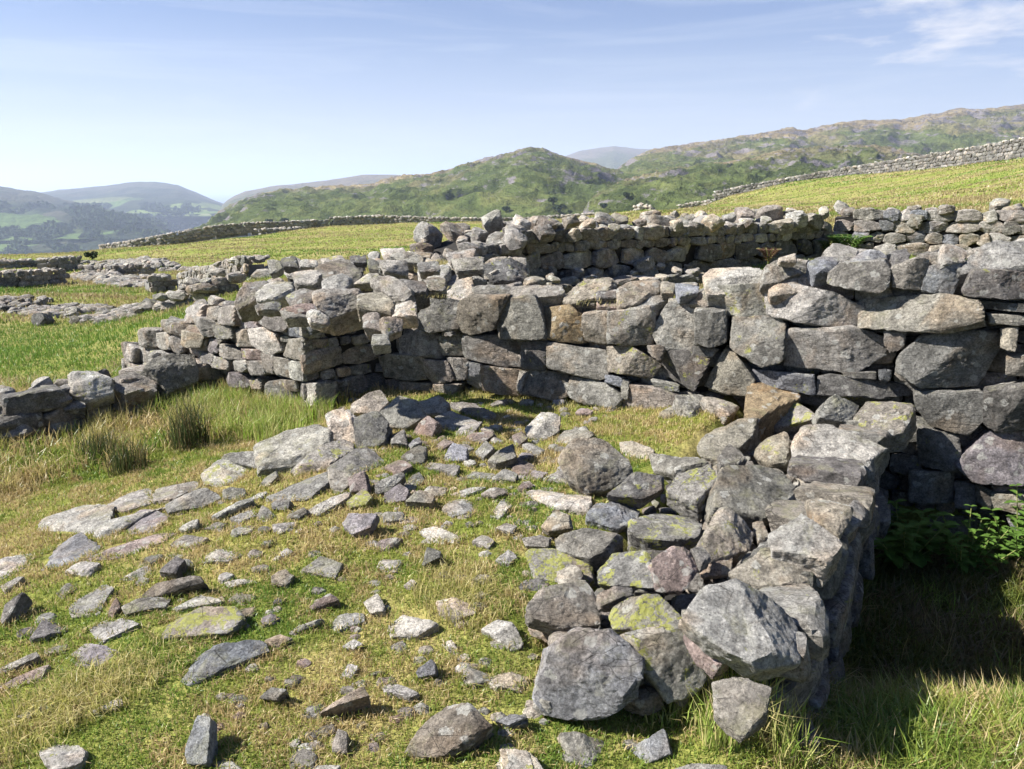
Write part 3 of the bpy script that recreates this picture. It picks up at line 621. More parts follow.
# ======================== low wall at the left edge
W3A = np.array([-4.9, 4.35]); W3B = np.array([-2.62, 6.80])
W3 = Wall('dry_stone_wall', (-3.3, 6.0, -.1)); tag(W3.root, 'low wall stub with big pale capstones and a dark side at the left edge of the photo', 'stone wall')
n3 = face_n(W3A, W3B)
def w3zone(u, v): z = float(np.interp(u, [0, 100, 200], [.17, .24, .34])); return at_z(u, v, z)
top_stones(W3, [("I275,570 380,565 440,590 445,640 350,670 280,640", 'l'), ("I445,590 560,545 620,570 620,640 500,655 450,630", 'g'), ("I575,540 640,500 770,500 790,580 680,610 620,570", 'g'), ("P-60,90 50,80 165,85 185,150 110,185 -60,190", 'g'),
  ("P170,70 260,75 350,120 340,165 220,195 180,130", 'g'), ("P215,40 270,25 290,55 250,70", 'l'), ("P255,60 320,40 340,90 260,95", 'g'), ("P-80,195 50,190 40,230 -70,240", 'g')], lambda u, v: on_plane(u, v, np.array([W3A[0], W3A[1], 0])+n3*.03, n3), thick=.6, tilt=tuple(n3*.55+np.array([0, 0, .8])))
def w3top(f): return float(np.interp(f, [0, .5, 1], [.05, .14, .26]))
courses(W3, W3A, W3B, lambda f: -.32+.18*f, w3top, .14, off=.03, tone='gdb', sub=4, thick=.3)
rubble(W3, strip(W3A, W3B, .15, .6), lambda x, y: .0+.10*(y-5), .24, 45, sub=3, big=False)
W3.done(prism((W3A, W3B), lambda f: -.3, lambda f: w3top(f)-.16, .5))

# ======================== walls behind, round the far room
W4A = np.array([-.80, 8.35]); W4B = np.array([4.75, 11.7])
W4 = Wall('dry_stone_wall', (1.9, 10, .5)); tag(W4.root, 'tumbled wall with a dark shaded face and heaped top, directly behind the long wall', 'stone wall')
def w4top(f): return float(np.interp(f, [0, .06, .14, .3, .6, 1], [.80, 1.05, 1.20, 1.22, 1.20, 1.28]))
w4b = lambda f: .10+.45*f
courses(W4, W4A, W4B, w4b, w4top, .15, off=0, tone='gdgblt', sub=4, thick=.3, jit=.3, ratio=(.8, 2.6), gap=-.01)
t4 = (W4B-W4A)/np.linalg.norm(W4B-W4A)
def w4z(x, y): return w4top(np.clip(((x-W4A[0])*t4[0]+(y-W4A[1])*t4[1])/np.linalg.norm(W4B-W4A), 0, 1))+.02
rubble(W4, strip(W4A, W4B, -.05, 1.3), w4z, .30, 110, tone='lglbgt', sub=3, big=True, zj=.35)
lA, lB = W4A+np.array([.5, -.25]), W4A+t4*3.6+np.array([.25, -.40])
courses(W4, lA, lB, lambda f: .1, lambda f: .66, .16, tone='gld', sub=3, thick=.3)
rubble(W4, strip(lA, lB, .0, .5), lambda x, y: .70, .24, 26, tone='lgt', sub=3, big=False)
top_stones(W4, [("L190,200 215,170 290,172 330,210 320,245 200,240", 'l'), ("L255,145 320,138 350,160 300,175", 'l'), ("L380,140 440,135 465,170 410,175", 'g'), ("L490,110 540,98 560,120 510,135", 'b'), ("L160,290 250,265 350,275 350,350 250,350 200,320", 'g'), ("L125,330 205,305 225,370 150,375", 'd')],
    lambda u, v: at_y(u, v, 8.9 if v < 250 else 8.2), thick=.8, tilt=(.1, -.7, .7))
W4.done(cat2(prism((W4A, W4B), w4b, lambda f: w4top(f)-.12, 1.3), prism((lA, lB), lambda f: .1, lambda f: .58, .5)))
W5A = np.array([4.80, 11.75]); W5B = np.array([9.6, 9.55])
W5 = Wall('dry_stone_wall', (7, 10.6, .8)); tag(W5.root, 'sunlit wall of small grey stones above the grassy patch with the fern, below the right hand pasture', 'stone wall')
w5t = lambda f: 1.33+.10*f; w5b = lambda f: .58+.1*f
courses(W5, W5A, W5B, w5b, w5t, .12, tone='lggblu', sub=4, thick=.25, jit=.3, ratio=(.8, 2.6), gap=-.008)
rubble(W5, strip(W5A, W5B, .0, .9), lambda x, y: 1.38, .24, 60, tone='lggb', sub=3, big=False)
W5.done(prism((W5A, W5B), w5b, lambda f: w5t(f)-.1, .9))

# ======================== the collapsed cross wall in front of the long wall
ST = Wall('ruined_wall', (1.2, 3.0, 0)); tag(ST.root, 'collapsed cross wall of big angular lichened boulders running from the long wall towards the viewer', 'ruined wall')
def stz(u, v):
    # height of the broken top: higher on the right, where the side face stands
    f = np.clip((v-395)/270, 0, 1); right = np.interp(f, [0, .3, 1], [905, 880, 780]); left = np.interp(f, [0, .3, 1], [700, 570, 540]); k = np.clip((u-left)/(right-left), 0, 1)
    return float(.16+.24*k**.7+.05*math.sin(u*.9+v*.7))
def stp(u, v):
    p = at_z(u, v, stz(u, v)); o = np.array([W1A[0], W1A[1], 0])+w1n*.12
    return on_plane(u, v, o, w1n) if float((p-o)@w1n) < 0 else p
STD = [("E545,170 600,130 700,125 760,185 700,260 600,250", 'b'), ("E660,40 760,25 845,100 800,170 700,120 670,80", 'g'), ("E590,110 650,70 680,95 640,140", 't'), ("E765,35 880,50 910,90 870,120 800,60", 't'), ("B750,640 790,615 940,620 955,670 860,700 780,760 735,730", 'o', -.3),
 ("E725,260 780,190 900,135 985,130 960,200 870,210 840,280", 't'), ("E820,290 870,215 945,290 900,310 830,320", 'g'), ("E430,230 490,220 560,250 550,330 460,330", 't'), ("E545,265 730,270 780,300 640,345 560,335", 'g'), ("E380,435 480,345 610,350 610,400 520,455 400,440", 'd'),
 ("E610,420 660,350 800,310 820,380 770,430 740,475 640,430", 'g', .75), ("E740,430 795,415 800,470 760,500", 'g'), ("E300,510 340,460 440,450 520,470 490,540 420,580 300,530", 'u'), ("E470,560 600,460 700,480 760,540 740,620 560,640 470,610", 'g', .7),
 ("E165,600 300,570 440,590 380,660 300,680 170,640", 'g'), ("E60,650 160,640 320,690 330,770 290,800 90,790", 'g', .95), ("E335,740 400,640 540,660 580,740 560,810 350,800", 'd', .7), ("E570,690 640,640 740,660 750,730 700,810 590,800", 'r', .3),
 ("E820,390 850,320 1010,300 1090,330 1155,450 1030,540 830,470", 'g', .0), ("E760,600 830,485 940,540 985,570 960,640 850,640 800,680", 't', .5), ("E750,730 860,665 885,670 880,750 760,770", 'b'), ("E960,540 1000,535 1030,600 985,640", 't'), ("E715,650 770,630 800,690 760,720", 'd'),
 ("F0,80 120,70 215,135 90,140 20,175 -40,160", 'g', .7), ("F0,200 70,180 90,220 70,290 0,300 -60,260", 't', .4), ("F200,90 260,40 380,60 330,135 210,130", 'l'), ("F340,130 400,60 580,65 590,100 540,180 440,200", 't', .6), ("F90,230 130,160 250,140 480,210 440,220 430,260 250,430 190,400 100,300", 'l', -.1),
 ("F155,440 220,435 345,480 290,600 190,540", 't', -.2), ("F300,510 380,430 420,500 330,600 290,580", 'g'), ("F0,570 150,520 305,620 240,700 150,650 20,640", 'l'), ("F-130,720 0,640 160,650 245,720 220,800 -20,800", 't', .4),
 ("J690,160 770,30 900,0 1024,40 1150,100 1180,190 1150,330 990,360 870,300 760,200", 'l', .3), ("J360,130 400,80 570,60 640,90 680,160 480,200 400,190", 'g', .85), ("J60,110 110,50 290,10 350,100 360,180 220,190 80,150", 'g', .2), ("J350,40 480,40 480,75 370,80", 'd'), ("J490,60 550,25 600,40 590,60", 'd'),
 ("J105,480 180,310 160,280 270,205 400,210 510,330 490,480 400,560 180,560", 'u', -.2), ("J450,240 670,180 740,300 790,400 740,470 630,490 540,380", 'g', .6), ("J800,400 900,385 1040,430 1020,560 920,640 810,540", 'g'), ("J190,620 380,640 350,770 260,768", 'g'), ("J400,740 560,640 600,600 620,700 500,768", 'u'), ("J700,200 760,240 890,320 830,350 760,290", 'r')]
def stfun(u, v):
    if v > 715 and u < 690: return at_z(u, v, .02)
    return stp(u, v)
nearset = [e for e in STD if e[0][:8] in ('J105,480', 'J450,240')]
for e in nearset: STD.remove(e)
top_stones(ST, STD, stfun, tilt=(-.05, -.42, .90), thick=.55, var=2.2, grow=1.02)
top_stones(ST, nearset, lambda u, v: at_z(u, v, .21), tilt=(.05, -.80, .60), thick=.5)
# right-hand side face, seen edge on, and the near end
def stt(f): return .36
courses(ST, STA, STB, lambda f: -.60, stt, .15, off=.02, tone='gdbg', sub=4, thick=.32, ratio=(1.2, 3.0), jit=.2)
courses(ST, STA+np.array([-.75, .03]), STA, lambda f: -.25, lambda f: .10, .15, off=-.10, tone='gd', sub=4, thick=.3)
stn = face_n(STA, STB)[:2]; dS = (STB-STA)/np.linalg.norm(STB-STA)
plan = [STA+np.array([-.05, .06]), STB+np.array([-.08, 0]), np.array([1.15, 5.0]), np.array([.45, 4.1]), np.array([.05, 3.0]), np.array([.10, 2.15])]
def stzz(x, y):
    sd = (x-STA[0])*dS[1]-(y-STA[1])*dS[0]; return float(np.interp(-sd, [0, .4, 1.1, 1.5], [.22, .18, .08, .03]))
rubble(ST, plan, lambda x, y: stzz(x, y)-.07, .16, 200, tone='gdb', sub=3, big=False, zj=.1)
rubble(ST, plan, stzz, .13, 260, tone='gdbg', sub=3, big=False, zj=.25)
pc = poly_core([p*1.0 for p in [STA+np.array([-.12, .10]), STB+np.array([-.12, 0]), np.array([1.15, 5.0]), np.array([.6, 4.1]), np.array([.25, 3.0]), np.array([.25, 2.25])]], -.5, .0)
ST.done(pc)
# ======================== stones lying in the turf
foot = []      # plan outlines, to keep grass off the stones
G_LEFT = 'pale flat stones bedded in the turf bank at left'
SL = [ # (outline, tint, lichen, height above turf, tilt, label)
 ("P440,470 570,410 620,460 500,500 450,490", 'l', None, .05, 0, 'pale slab highest in the overlapping row of slabs on the left turf bank'),
 ("P180,540 330,490 430,500 420,570 380,600 180,590", 'l', None, .06, 0, 'long pale slab just above the dark blue grey slab at left'),
 ("P390,590 500,500 640,470 480,560 420,600", 'l', .5, .07, 0, 'narrow pale slab lying slanted over its neighbours on the left turf bank'),
 ("P490,570 560,500 690,530 610,580 520,580", 'p', None, .05, 0, 'purplish slab with a dark broken hollow on the left turf bank'),
 ("P625,430 670,370 800,360 800,400 700,450 630,450", 'b', None, .07, 0, 'rough brownish slab behind the slab with a black shaded end at left'),
 ("P660,465 790,405 870,440 800,480 680,510", 'g', None, .10, .5, 'slab with a black shaded end at the top of the left slab row'),
 ("P820,350 870,310 970,290 990,350 900,405 830,380", 'l', .7, .09, .2, 'rounded pale slab with a yellow lichen patch near the rush clump'),
 ("P880,290 1000,262 1070,270 1020,320 960,300", 'l', None, .10, .3, 'pale ridge stone between the lichened rounded slab and the long sloping slabs'),
 ("P850,510 1000,450 1010,460 880,522", 'l', None, .05, .3, 'thin knife shaped stone on the turf below the lichened rounded slab'),
 ("P115,700 190,640 300,600 380,640 300,720 200,750", 'u', -.3, .06, 0, 'dark blue grey slab at left, darkest of the flat slabs'),
 ("P270,740 330,700 390,715 350,755", 'l', None, .04, 0, 'small pale oval stone touching the dark blue grey slab'),
 ("P390,690 410,620 480,605 680,605 620,650 500,690", 'r', None, .03, 0, 'broad pinkish slab flush with the turf right of the dark blue grey slab'),
 ("P-60,720 0,700 100,660 115,700 40,755 -40,790", 'l', None, .05, 0, 'pale slab cut by the left edge of the photo beside the dark blue grey slab'),
 ("Q500,110 660,60 640,110 510,135", 'g', None, .07, .2, 'wedge stone below the dark edged tilted slab at left'),
 ("Q550,78 640,20 790,0 800,20 650,65", 'd', -.4, .11, .6, 'tilted slab with a dark shaded edge above the yellow lichened slab'),
 ("Q690,110 760,60 860,95 720,120", 'l', None, .04, 0, 'pale triangular slab just above the yellow lichened slab'),
 ("Q580,200 640,150 900,130 935,160 880,210 740,220 600,240", 'g', .95, .06, .2, 'long slab crusted with bright yellow lichen at left'),
 ("Q730,340 790,300 990,235 1015,265 900,330 780,420 720,400", 'u', -.3, .07, .2, 'smooth blue grey slab shaped like an arrowhead in the left foreground'),
 ("Q745,735 740,680 790,560 840,570 825,740", 'u', -.3, .12, .6, 'small upright blue grey stone with a black side near the bottom left'),
 ("Q160,680 240,650 330,690 310,740 220,768", 'l', None, .06, .1, 'whitish stone nearest the bottom left corner'),
 ("Q130,240 180,165 270,190 180,235", 'p', None, .05, .1, 'small purplish slab left of the yellow lichened slab'),
 ("Q285,120 400,35 430,60 380,130 300,145", 'l', .5, .03, 0, 'slanting pale stone half sunk in turf between the slab rows at left'),
 ("Q290,230 420,165 530,185 400,250", 'l', None, .03, 0, 'broad pale slab sunk left of the yellow lichened slab'),
 ("Q280,290 340,265 510,300 400,370 310,330", 'p', None, .04, 0, 'cracked slab with a small black hole below the yellow lichened slab'),
 ("Q0,360 130,305 140,320 30,372", 'g', None, .05, .2, 'thin bar shaped stone at the left edge of the photo'),
 ("Q0,170 20,110 90,60 40,150 10,180", 'd', None, .10, .5, 'dark upturned slab at the left edge of the photo'),
 ("Q10,400 180,355 130,410 20,440", 'r', None, .03, 0, 'pinkish slab half grown over below the bar shaped stone at the left edge'),
 ("R280,120 340,95 395,130 390,235 300,200", 'l', None, .24, .9, 'squared block leaning beside its twin at the head of the rubble'),
 ("R395,130 480,105 520,140 510,230 400,240", 'd', None, .24, .9, 'squared block with a dark shaded side at the head of the rubble'),
 ("R380,90 490,10 515,60 480,110 400,105", 't', -.3, .34, .7, 'wedge shaped tan stone topmost on the rubble below the inner corner'),
 ("R485,120 570,45 640,60 680,120 600,170 520,160", 'l', .0, .24, .7, 'big rounded pale boulder beside the tan wedge stone'),
 ("R640,65 730,40 770,70 760,110 690,120", 'l', None, .20, .7, 'pale round ended stone right of the big rounded boulder'),
 ("R615,190 690,125 730,150 700,200", 'r', -.3, .13, .7, 'reddish stone below the pale round ended stone'),
 ("R720,130 780,100 870,130 830,180 760,190", 'g', None, .08, .2, 'flat grey slab right of the reddish stone in the upper rubble'),
 ("R780,70 800,90 870,70 950,110 930,130 850,110", 'g', None, .07, .2, 'long low stone nearest the foot of the long wall in the upper rubble'),
 ("R745,290 790,230 840,250 840,300", 'u', None, .11, .7, 'blue grey cone shaped stone in the middle rubble'),
 ("R580,280 650,240 680,245 670,300 600,300", 'g', None, .10, .5, 'grey stone with a black notch in the middle rubble'),
 ("R330,190 370,200 370,240 290,330 180,350 140,330", 'g', .6, .14, .5, 'long sloping slab with pale yellow lichen in front of the squared blocks'),
 ("R0,240 100,200 240,160 290,180 280,220 220,280 150,300 60,300 10,330", 'l', None, .15, .3, 'largest long slab of the ridge below the shadowed inner corner'),
 ("R290,330 380,270 440,250 510,290 400,350", 'g', .1, .08, .2, 'wide grey slab below the squared blocks'),
 ("R365,370 430,345 445,420 380,425", 'r', -.4, .13, .8, 'squarish reddish stone with a black side'),
 ("R360,470 430,410 460,450 440,480 380,490", 'g', 1.0, .07, .6, 'small stone coated in yellow lichen below the squarish reddish stone'),
 ("R480,390 580,350 590,360 520,430 480,430", 'g', None, .13, .7, 'pointed grey stone right of the squarish reddish stone'),
 ("R520,430 570,395 610,430 590,460 500,470", 'p', None, .08, .5, 'rough stone wedged under the pointed grey stone'),
 ("R600,460 650,420 710,425 700,470", 'g', None, .07, .3, 'grey stone at the right end of the cluster round the squarish reddish stone'),
 ("R300,410 290,340 370,345 360,400 320,430", 'g', .0, .10, .5, 'knobbly stone left of the squarish reddish stone'),
 ("R210,500 280,455 370,430 360,450 260,515", 'l', .3, .05, .2, 'pale tongue shaped stone left of the small yellow lichened stone'),
 ("R345,550 370,510 480,515 450,560 380,580", 'p', None, .07, .3, 'pale purplish stone alone below the small yellow lichened stone'),
 ("R50,440 120,375 280,340 290,380 200,440", 'g', None, .06, 0, 'broad weathered slab behind the round black stone'),
 ("R0,400 80,345 85,365 30,415", 'l', None, .05, .2, 'pale sliver of stone left of the broad weathered slab'),
 ("R60,470 90,450 135,465 120,500 70,495", 'd', -.5, .07, .8, 'small round black stone'),
 ("R665,715 685,650 735,665 735,690 670,718", 'd', -.5, .10, .8, 'small upright stone with a black side in the middle of the turf'),
 ("S730,95 800,80 870,100 870,130 800,165 740,130", 'l', None, .05, .1, 'whitish flat stone left of the blue grey big block, by pale tufts'),
 ("S530,170 590,140 700,180 720,190 640,230 545,225", 'l', None, .05, .1, 'pale almond shaped stone in the centre foreground turf'),
 ("S905,200 960,165 1024,190 1060,250 1010,270", 'l', None, .06, .2, 'whitish stone with a black notch near the edge of the ruined wall'),
 ("S640,375 700,330 715,345 715,385 650,395", 'u', -.4, .08, .6, 'small stone with a shadowed end above the big cracked boulder'),
 ("S500,420 530,410 640,465 600,480 520,455", 'l', None, .04, 0, 'pale narrow stone left of and above the big cracked boulder'),
 ("S800,430 850,355 960,350 940,400 860,430", 'l', .6, .03, 0, 'flat pale stone with a trace of yellow above the big cracked boulder'),
 ("S920,410 980,380 1080,380 1050,430 960,435", 'l', None, .03, 0, 'flat pale stone joined end to end with the one bearing a trace of yellow'),
 ("S600,690 690,560 760,505 850,510 890,560 930,590 870,650 780,700 640,715", 'b', .1, .13, .5, 'big cracked boulder in the bottom centre turf'),
 ("S250,530 420,435 440,470 300,520", 'b', None, .07, .3, 'narrow ridge of stone showing through grass left of the big cracked boulder'),
 ("S10,480 60,440 115,450 80,490", 'd', -.5, .08, .6, 'dark pointed stone in the left centre foreground'),
 ("S300,690 330,610 360,620 360,700", 'b', None, .07, .5, 'small brownish stone in shaded grass left of the big cracked boulder'),
 ("S960,740 1000,690 1080,700 1100,768 970,790", 'l', None, .05, .1, 'pale stone cut by the bottom edge right of the big cracked boulder'),
 ("E80,430 160,405 300,420 310,480 180,480 100,450", 'l', None, .05, 0, 'long flat pale stone left of the ruined wall, under the faceted boulder'),
 ("E120,560 170,505 230,520 240,570 150,580", 't', .1, .08, .4, 'small tan stone beside the ruined wall edge'),
 ("E195,290 250,220 350,205 450,280 480,335 370,400 300,415 225,360", 'g', -.3, .34, .8, 'large faceted grey boulder with a black underside perched at the edge of the ruined wall'),
 ("E55,160 110,110 190,125 180,170 110,215 60,195", 'l', .3, .10, .4, 'pale stone standing alone near the foot of the long wall'),
 ("E150,240 210,185 290,165 320,200 230,250", 'g', None, .06, .1, 'low grey slab behind the large faceted boulder'),
]
G1 = [("P800,560 840,540 900,550 880,580", 'g', .03), ("P805,680 870,655 950,665 900,700 820,700", 'l', .03), ("P690,630 740,605 820,610 760,660", 'g', .05), ("P640,740 700,680 730,690 700,750", 'd', .08), ("P480,768 500,730 580,730 600,768", 'l', .04),
 ("Q230,60 270,25 300,40 250,80", 'g', .03), ("Q430,150 460,80 475,120 450,155", 'r', .03), ("Q80,550 190,500 190,520 100,560", 'd', .03), ("Q380,530 470,485 480,510 400,545", 'l', .02), ("Q900,20 1000,0 1020,10 920,40", 'l', .02), ("Q920,90 960,60 1020,70 980,95", 'l', .02),
 ("Q0,30 60,0 90,0 20,60", 'l', .03), ("P930,530 1000,500 1024,520 960,545", 'l', .03), ("Q180,290 260,270 250,300 190,305", 'l', .02), ("Q850,740 900,720 960,768 870,768", 'l', .015)]
G2 = [("R840,210 870,175 950,190 900,225", 'r', .07), ("R880,260 920,225 950,250 910,285", 'g', .09), ("R670,310 740,300 810,320 790,345", 'g', .06), ("R520,320 580,295 620,320 560,350", 'r', .05), ("R800,180 840,140 900,140 880,165 810,200", 'l', .08),
 ("R0,530 20,480 70,510 40,540", 'g', .03), ("R780,430 850,405 910,410 840,440", 'l', .02), ("R830,370 870,345 950,350 920,375", 'l', .02), ("E-80,370 -30,330 20,340 10,380", 'l', .04), ("E0,290 60,300 110,350 0,350", 'r', .05), ("E45,240 90,230 130,250 100,280", 'l', .06), ("E0,200 40,185 60,210 20,230", 'r', .07),
 ("R930,290 960,250 1024,240 1040,290 960,310", 'g', .09), ("R610,235 650,205 660,225 620,250", 'u', .06), ("R710,230 760,215 790,235 740,255", 'r', .05), ("R900,175 930,165 950,180 920,190", 'b', .05), ("R545,185 590,170 600,230 540,235", 'g', .08), ("E130,370 200,345 240,370 220,390", 'l', .04), ("R610,370 650,350 670,370 640,385", 'd', .04)]
G3 = [("R750,490 780,450 880,460 880,500 790,515", 'l', .04), ("R660,580 720,570 810,600 800,640 700,610", 'l', .03), ("R470,660 500,620 580,610 530,660", 'r', .02), ("R480,730 510,700 580,700 560,740", 'l', .02), ("R190,740 260,690 340,710 310,760", 'l', .04), ("R870,620 910,600 950,620 930,640", 'g', .04),
 ("R940,510 990,450 1020,470 980,520", 'l', .04), ("R960,570 1000,550 1040,560 1024,590", 'g', .03), ("R960,700 1010,660 1040,680 1010,710", 'l', .03), ("S345,270 400,250 425,265 390,285", 'l', .02), ("S260,220 340,150 420,140 420,170 300,225", 'l', .03),
 ("S215,115 290,65 325,90 230,125", 'r', .03), ("S430,90 480,55 510,110 510,140 460,140", 'l', .03), ("S745,265 780,255 810,290 780,300", 'l', .02), ("S130,660 150,640 175,650 160,685", 'l', .02), ("S120,220 200,180 260,160 230,190 150,225", 'l', .02), ("S960,570 1024,550 1080,560 1010,590", 'u', .04),
 ("S590,30 620,5 640,20 620,45", 'l', .02), ("S200,768 240,752 330,760 300,790", 'l', .03), ("S460,385 500,370 510,380 470,390", 'l', .015), ("S340,390 370,350 410,360 380,395", 'l', .02), ("E45,610 110,600 150,610 140,640 60,640", 'l', .04), ("J0,560 50,545 60,580 0,600", 'g', .03), ("J-40,690 60,700 120,768 -30,790", 'l', .05), ("J640,760 740,748 850,752 850,800 650,800", 'l', .03)]
def turf_stone(s, tn, li, h, tl, label, group=None):
    pl = parse(s); uc = sum(a for a, _ in pl)/len(pl); vc0 = sum(b for _, b in pl)/len(pl); gr_ = (1.24 if s[0] in 'PQ' else 1.15) if tl < .3 else 1.10; pl = [(uc+(a-uc)*gr_, vc0+(b-vc0)*gr_) for a, b in pl]; h = h*(.45 if tl < .3 else .85)
    vc = sum(b for _, b in pl)/len(pl); vb = max(b for _, b in pl)
    g = hit(uc, vb if tl > .4 else vc); gz = g[2]; rs = random.Random(nseed())
    c = at_z(uc, vc, gz+h*(.55 if tl > .4 else 1)+.005)
    nn = np.array([-.10-.10*tl, -.08-.75*tl, 1-.35*tl])+np.array([rs.uniform(-.08, .08), rs.uniform(-.06, .06), 0]); nn /= np.linalg.norm(nn)
    po = np.array([on_plane(u, v, c, nn) for u, v in pl]); d = np.ptp(po, axis=0); sz = math.sqrt(max(d[0], .02)*max(math.hypot(d[1], d[2]), .02))
    th = max(.07, sz*(.35+.5*tl))
    r = rock(po, nn, th, nseed(), min(5, subof(pl)+1) if pxsize(pl) > 12 else 4, tn, li, cham=.05 if tl < .3 else .08, bulge=.04+.05*tl, rough=.75, corner=.6)
    o = rock_obj('stone' if sz < .45 else 'boulder' if tl > .4 else 'stone_slab', r)
    tag(o, label, 'stone', group)
    cc = po[:, :2].mean(0); foot.append((cc+(po[:, :2]-cc)*(.74 if h < .05 else .88)))
for s, tn, li, h, tl, lb in SL: turf_stone(s, tn, li, h, tl, lb)
for lst, lb, gp in ((G1, 'small stone showing through the turf among the big slabs at left', 'small stones among the left slabs'), (G2, 'small angular stone in the rubble spread below the long wall', 'small stones of the upper rubble'), (G3, 'small pale stone sunk in the short turf of the centre foreground', 'small sunken stones in the centre turf')):
    for s, tn, h in lst: turf_stone(s, tn, None, h, R.choice([0, .1, .3]), lb, gp)
cand = []
for (lb, gp, box, n_x, tones) in (('small angular stone in the rubble spread below the long wall', 'small stones of the upper rubble', (335, 600, 402, 500), 62, 'lrgbtpg'), ('small stone showing through the turf among the big slabs at left', 'small stones among the left slabs', (10, 330, 480, 650), 20, 'llgp'), ('small pale stone sunk in the short turf of the centre foreground', 'small sunken stones in the centre turf', (240, 540, 500, 765), 16, 'llgb')):
    rs = random.Random(nseed()); got = 0; tr = 0
    while got < n_x and tr < 900:
        tr += 1; u, v = rs.uniform(box[0], box[1]), rs.uniform(box[2], box[3])
        if gp[13:17] == 'amon' and v < 640-u*.6: continue
        g = hit(u, v); s_ = rs.uniform(.03, .075); 
        if any(np.linalg.norm(f.mean(0)-g[:2]) < np.ptp(f, axis=0).max()*.45+s_ for f in foot): continue
        k = rs.randint(4, 6); a0 = rs.uniform(0, 6); ti = rs.uniform(0, .5); hh = s_*rs.uniform(.15, .6)
        po = np.array([g+np.array([math.cos(a0+6.283*i/k)*s_*rs.uniform(.8, 1.2), math.sin(a0+6.283*i/k)*s_*rs.uniform(.6, 1.0), hh]) for i in range(k)])
        tag(rock_obj('stone', rock(po, [rs.uniform(-.3, .2), -ti, 1], s_*1.5, nseed(), 3 if s_ < .05 else 4, rs.choice(tones), rs.uniform(-.4, .3))), lb, 'stone', gp); foot.append(g[:2]+(po[:, :2]-g[:2])*.7); got += 1
# pebbles and chips
rs = random.Random(5); B_ = Batch()
for k in range(320):
    u, v = rs.uniform(180, 640), rs.uniform(405, 760)
    if rs.random() < .45: u, v = rs.uniform(330, 620), rs.uniform(410, 530)
    g = hit(u, v); s_ = rs.uniform(.015, .045); po = [g+np.array([math.cos(a)*s_, math.sin(a)*s_*.8, .008]) for a in (0, 1.3, 2.4, 3.6, 5)]
    B_.add(rock(po, [rs.uniform(-.3, .3), rs.uniform(-.5, .1), 1], s_*1.2, nseed(), 2, rs.choice('lrgbt'), -.3))
tag(link('pebbles', B_.mesh('pebbles')), 'small stone chips scattered through the turf between the larger stones', 'pebbles', kind='stuff')

# ======================== low ruins and boundary walls further off (each one mesh)
def far_wall(name, label, cat, path, h, w, size, sub=1, core=True, tone='gdgdb', stones_m=None, base='px', dens=1.0, group=None, flat=False, hz=None):
    """path: pixels of the near foot of the wall; it follows the ground"""
    P3 = [hit(*q) if len(q) == 2 else at_y(*q) for q in path] if base == 'px' else [np.array([x, y, H(x, y)[0]]) for x, y in path]
    o0 = P3[0].copy(); B = Batch(); rs = random.Random(nseed()); CV = []; CT_ = []
    for a, b in zip(P3[:-1], P3[1:]):
        L = np.linalg.norm((b-a)[:2]); t = (b-a)[:2]/L; n = np.array([t[1], -t[0]])
        if n@(-a[:2]) < 0: n = -n
        rows = max(1, int(round(h/(size*.62)))) if not flat else 1; cols = max(2, int(L/size*dens))
        for r_ in range(rows):
            for c_ in range(cols):
                s = (c_+rs.uniform(.35, .65)+(r_ % 2)*.5)*L/cols; lv = rs.choice([0, 0, 0, 0]) if not flat else rs.uniform(0, w); p = a[:2]+t*s-n*(lv+(0 if flat else rs.uniform(0, .08)))
                g = float(np.interp(s, [0, L], [a[2], b[2]])) if not flat else H(p[0], p[1])[0]; z = g+(r_+.5)*h/rows; rh = h/rows; cw = L/cols
                if flat: z = g+h*.35*rs.uniform(.2, 1)
                k = size*rs.uniform(.6, 1.2)*.55
                tt = np.array([t[0], t[1], 0]); po = [np.array([p[0], p[1], z])+tt*x*cw*.62*(k/size*1.8)+np.array([0, 0, y*rh*.6]) for x, y in ((-1, -.8), (.2, -1), (1, -.7), (1, .7), (0, 1), (-.9, .8))]
                if flat: po = [np.array([p[0], p[1], z])+np.array([x*k, y*k, 0]) for x, y in ((-1, -.8), (.2, -1), (1, -.7), (1, .7), (0, 1), (-.9, .8))]
                nn = np.array([n[0]+rs.uniform(-.2, .2), n[1], rs.uniform(-.1, .35)]) if not flat else np.array([rs.uniform(-.4, .4), rs.uniform(-.5, .3), 1])
                B.add(rock(po, nn, k*1.2, nseed(), 2, rs.choice(tone), rs.uniform(-.4, .1), cham=.12))
        if not flat:
            for c_ in range(int(cols*max(1, w/size)*.8)):
                s = rs.uniform(0, L); lv = rs.uniform(0, w); p = a[:2]+t*s-n*lv; g = float(np.interp(s, [0, L], [a[2], b[2]])); k = size*rs.uniform(.6, 1.2)*.55
                po = [np.array([p[0], p[1], g+h+rs.uniform(-.15, .3)*size])+np.array([math.cos(q)*k, math.sin(q)*k*.8, 0]) for q in (0, 1.1, 2.3, 3.3, 4.2, 5.4)]
                B.add(rock(po, [rs.uniform(-.5, .4), rs.uniform(-.6, .2), 1], k, nseed(), sub, rs.choice('llggt'), rs.uniform(-.4, .1), cham=.12))
            q = prism((a[:2]+t*min(.2, L*.1), b[:2]-t*min(.2, L*.1)), lambda f: a[2]+(b[2]-a[2])*f, lambda f: a[2]+(b[2]-a[2])*f+h-size*.85, w, .2)
            CT_.append(q[1]+sum(len(x) for x in CV)); CV.append(q[0])
    me = B.mesh(name, o0); ob = link(name, me, None, tuple(o0)); tag(ob, label, cat, group)
    if CV: link('rubble_core', make_mesh('rubble_core', np.concatenate(CV)-o0, np.concatenate(CT_), FCORE, smooth=False), ob)
    return ob
FW = far_wall
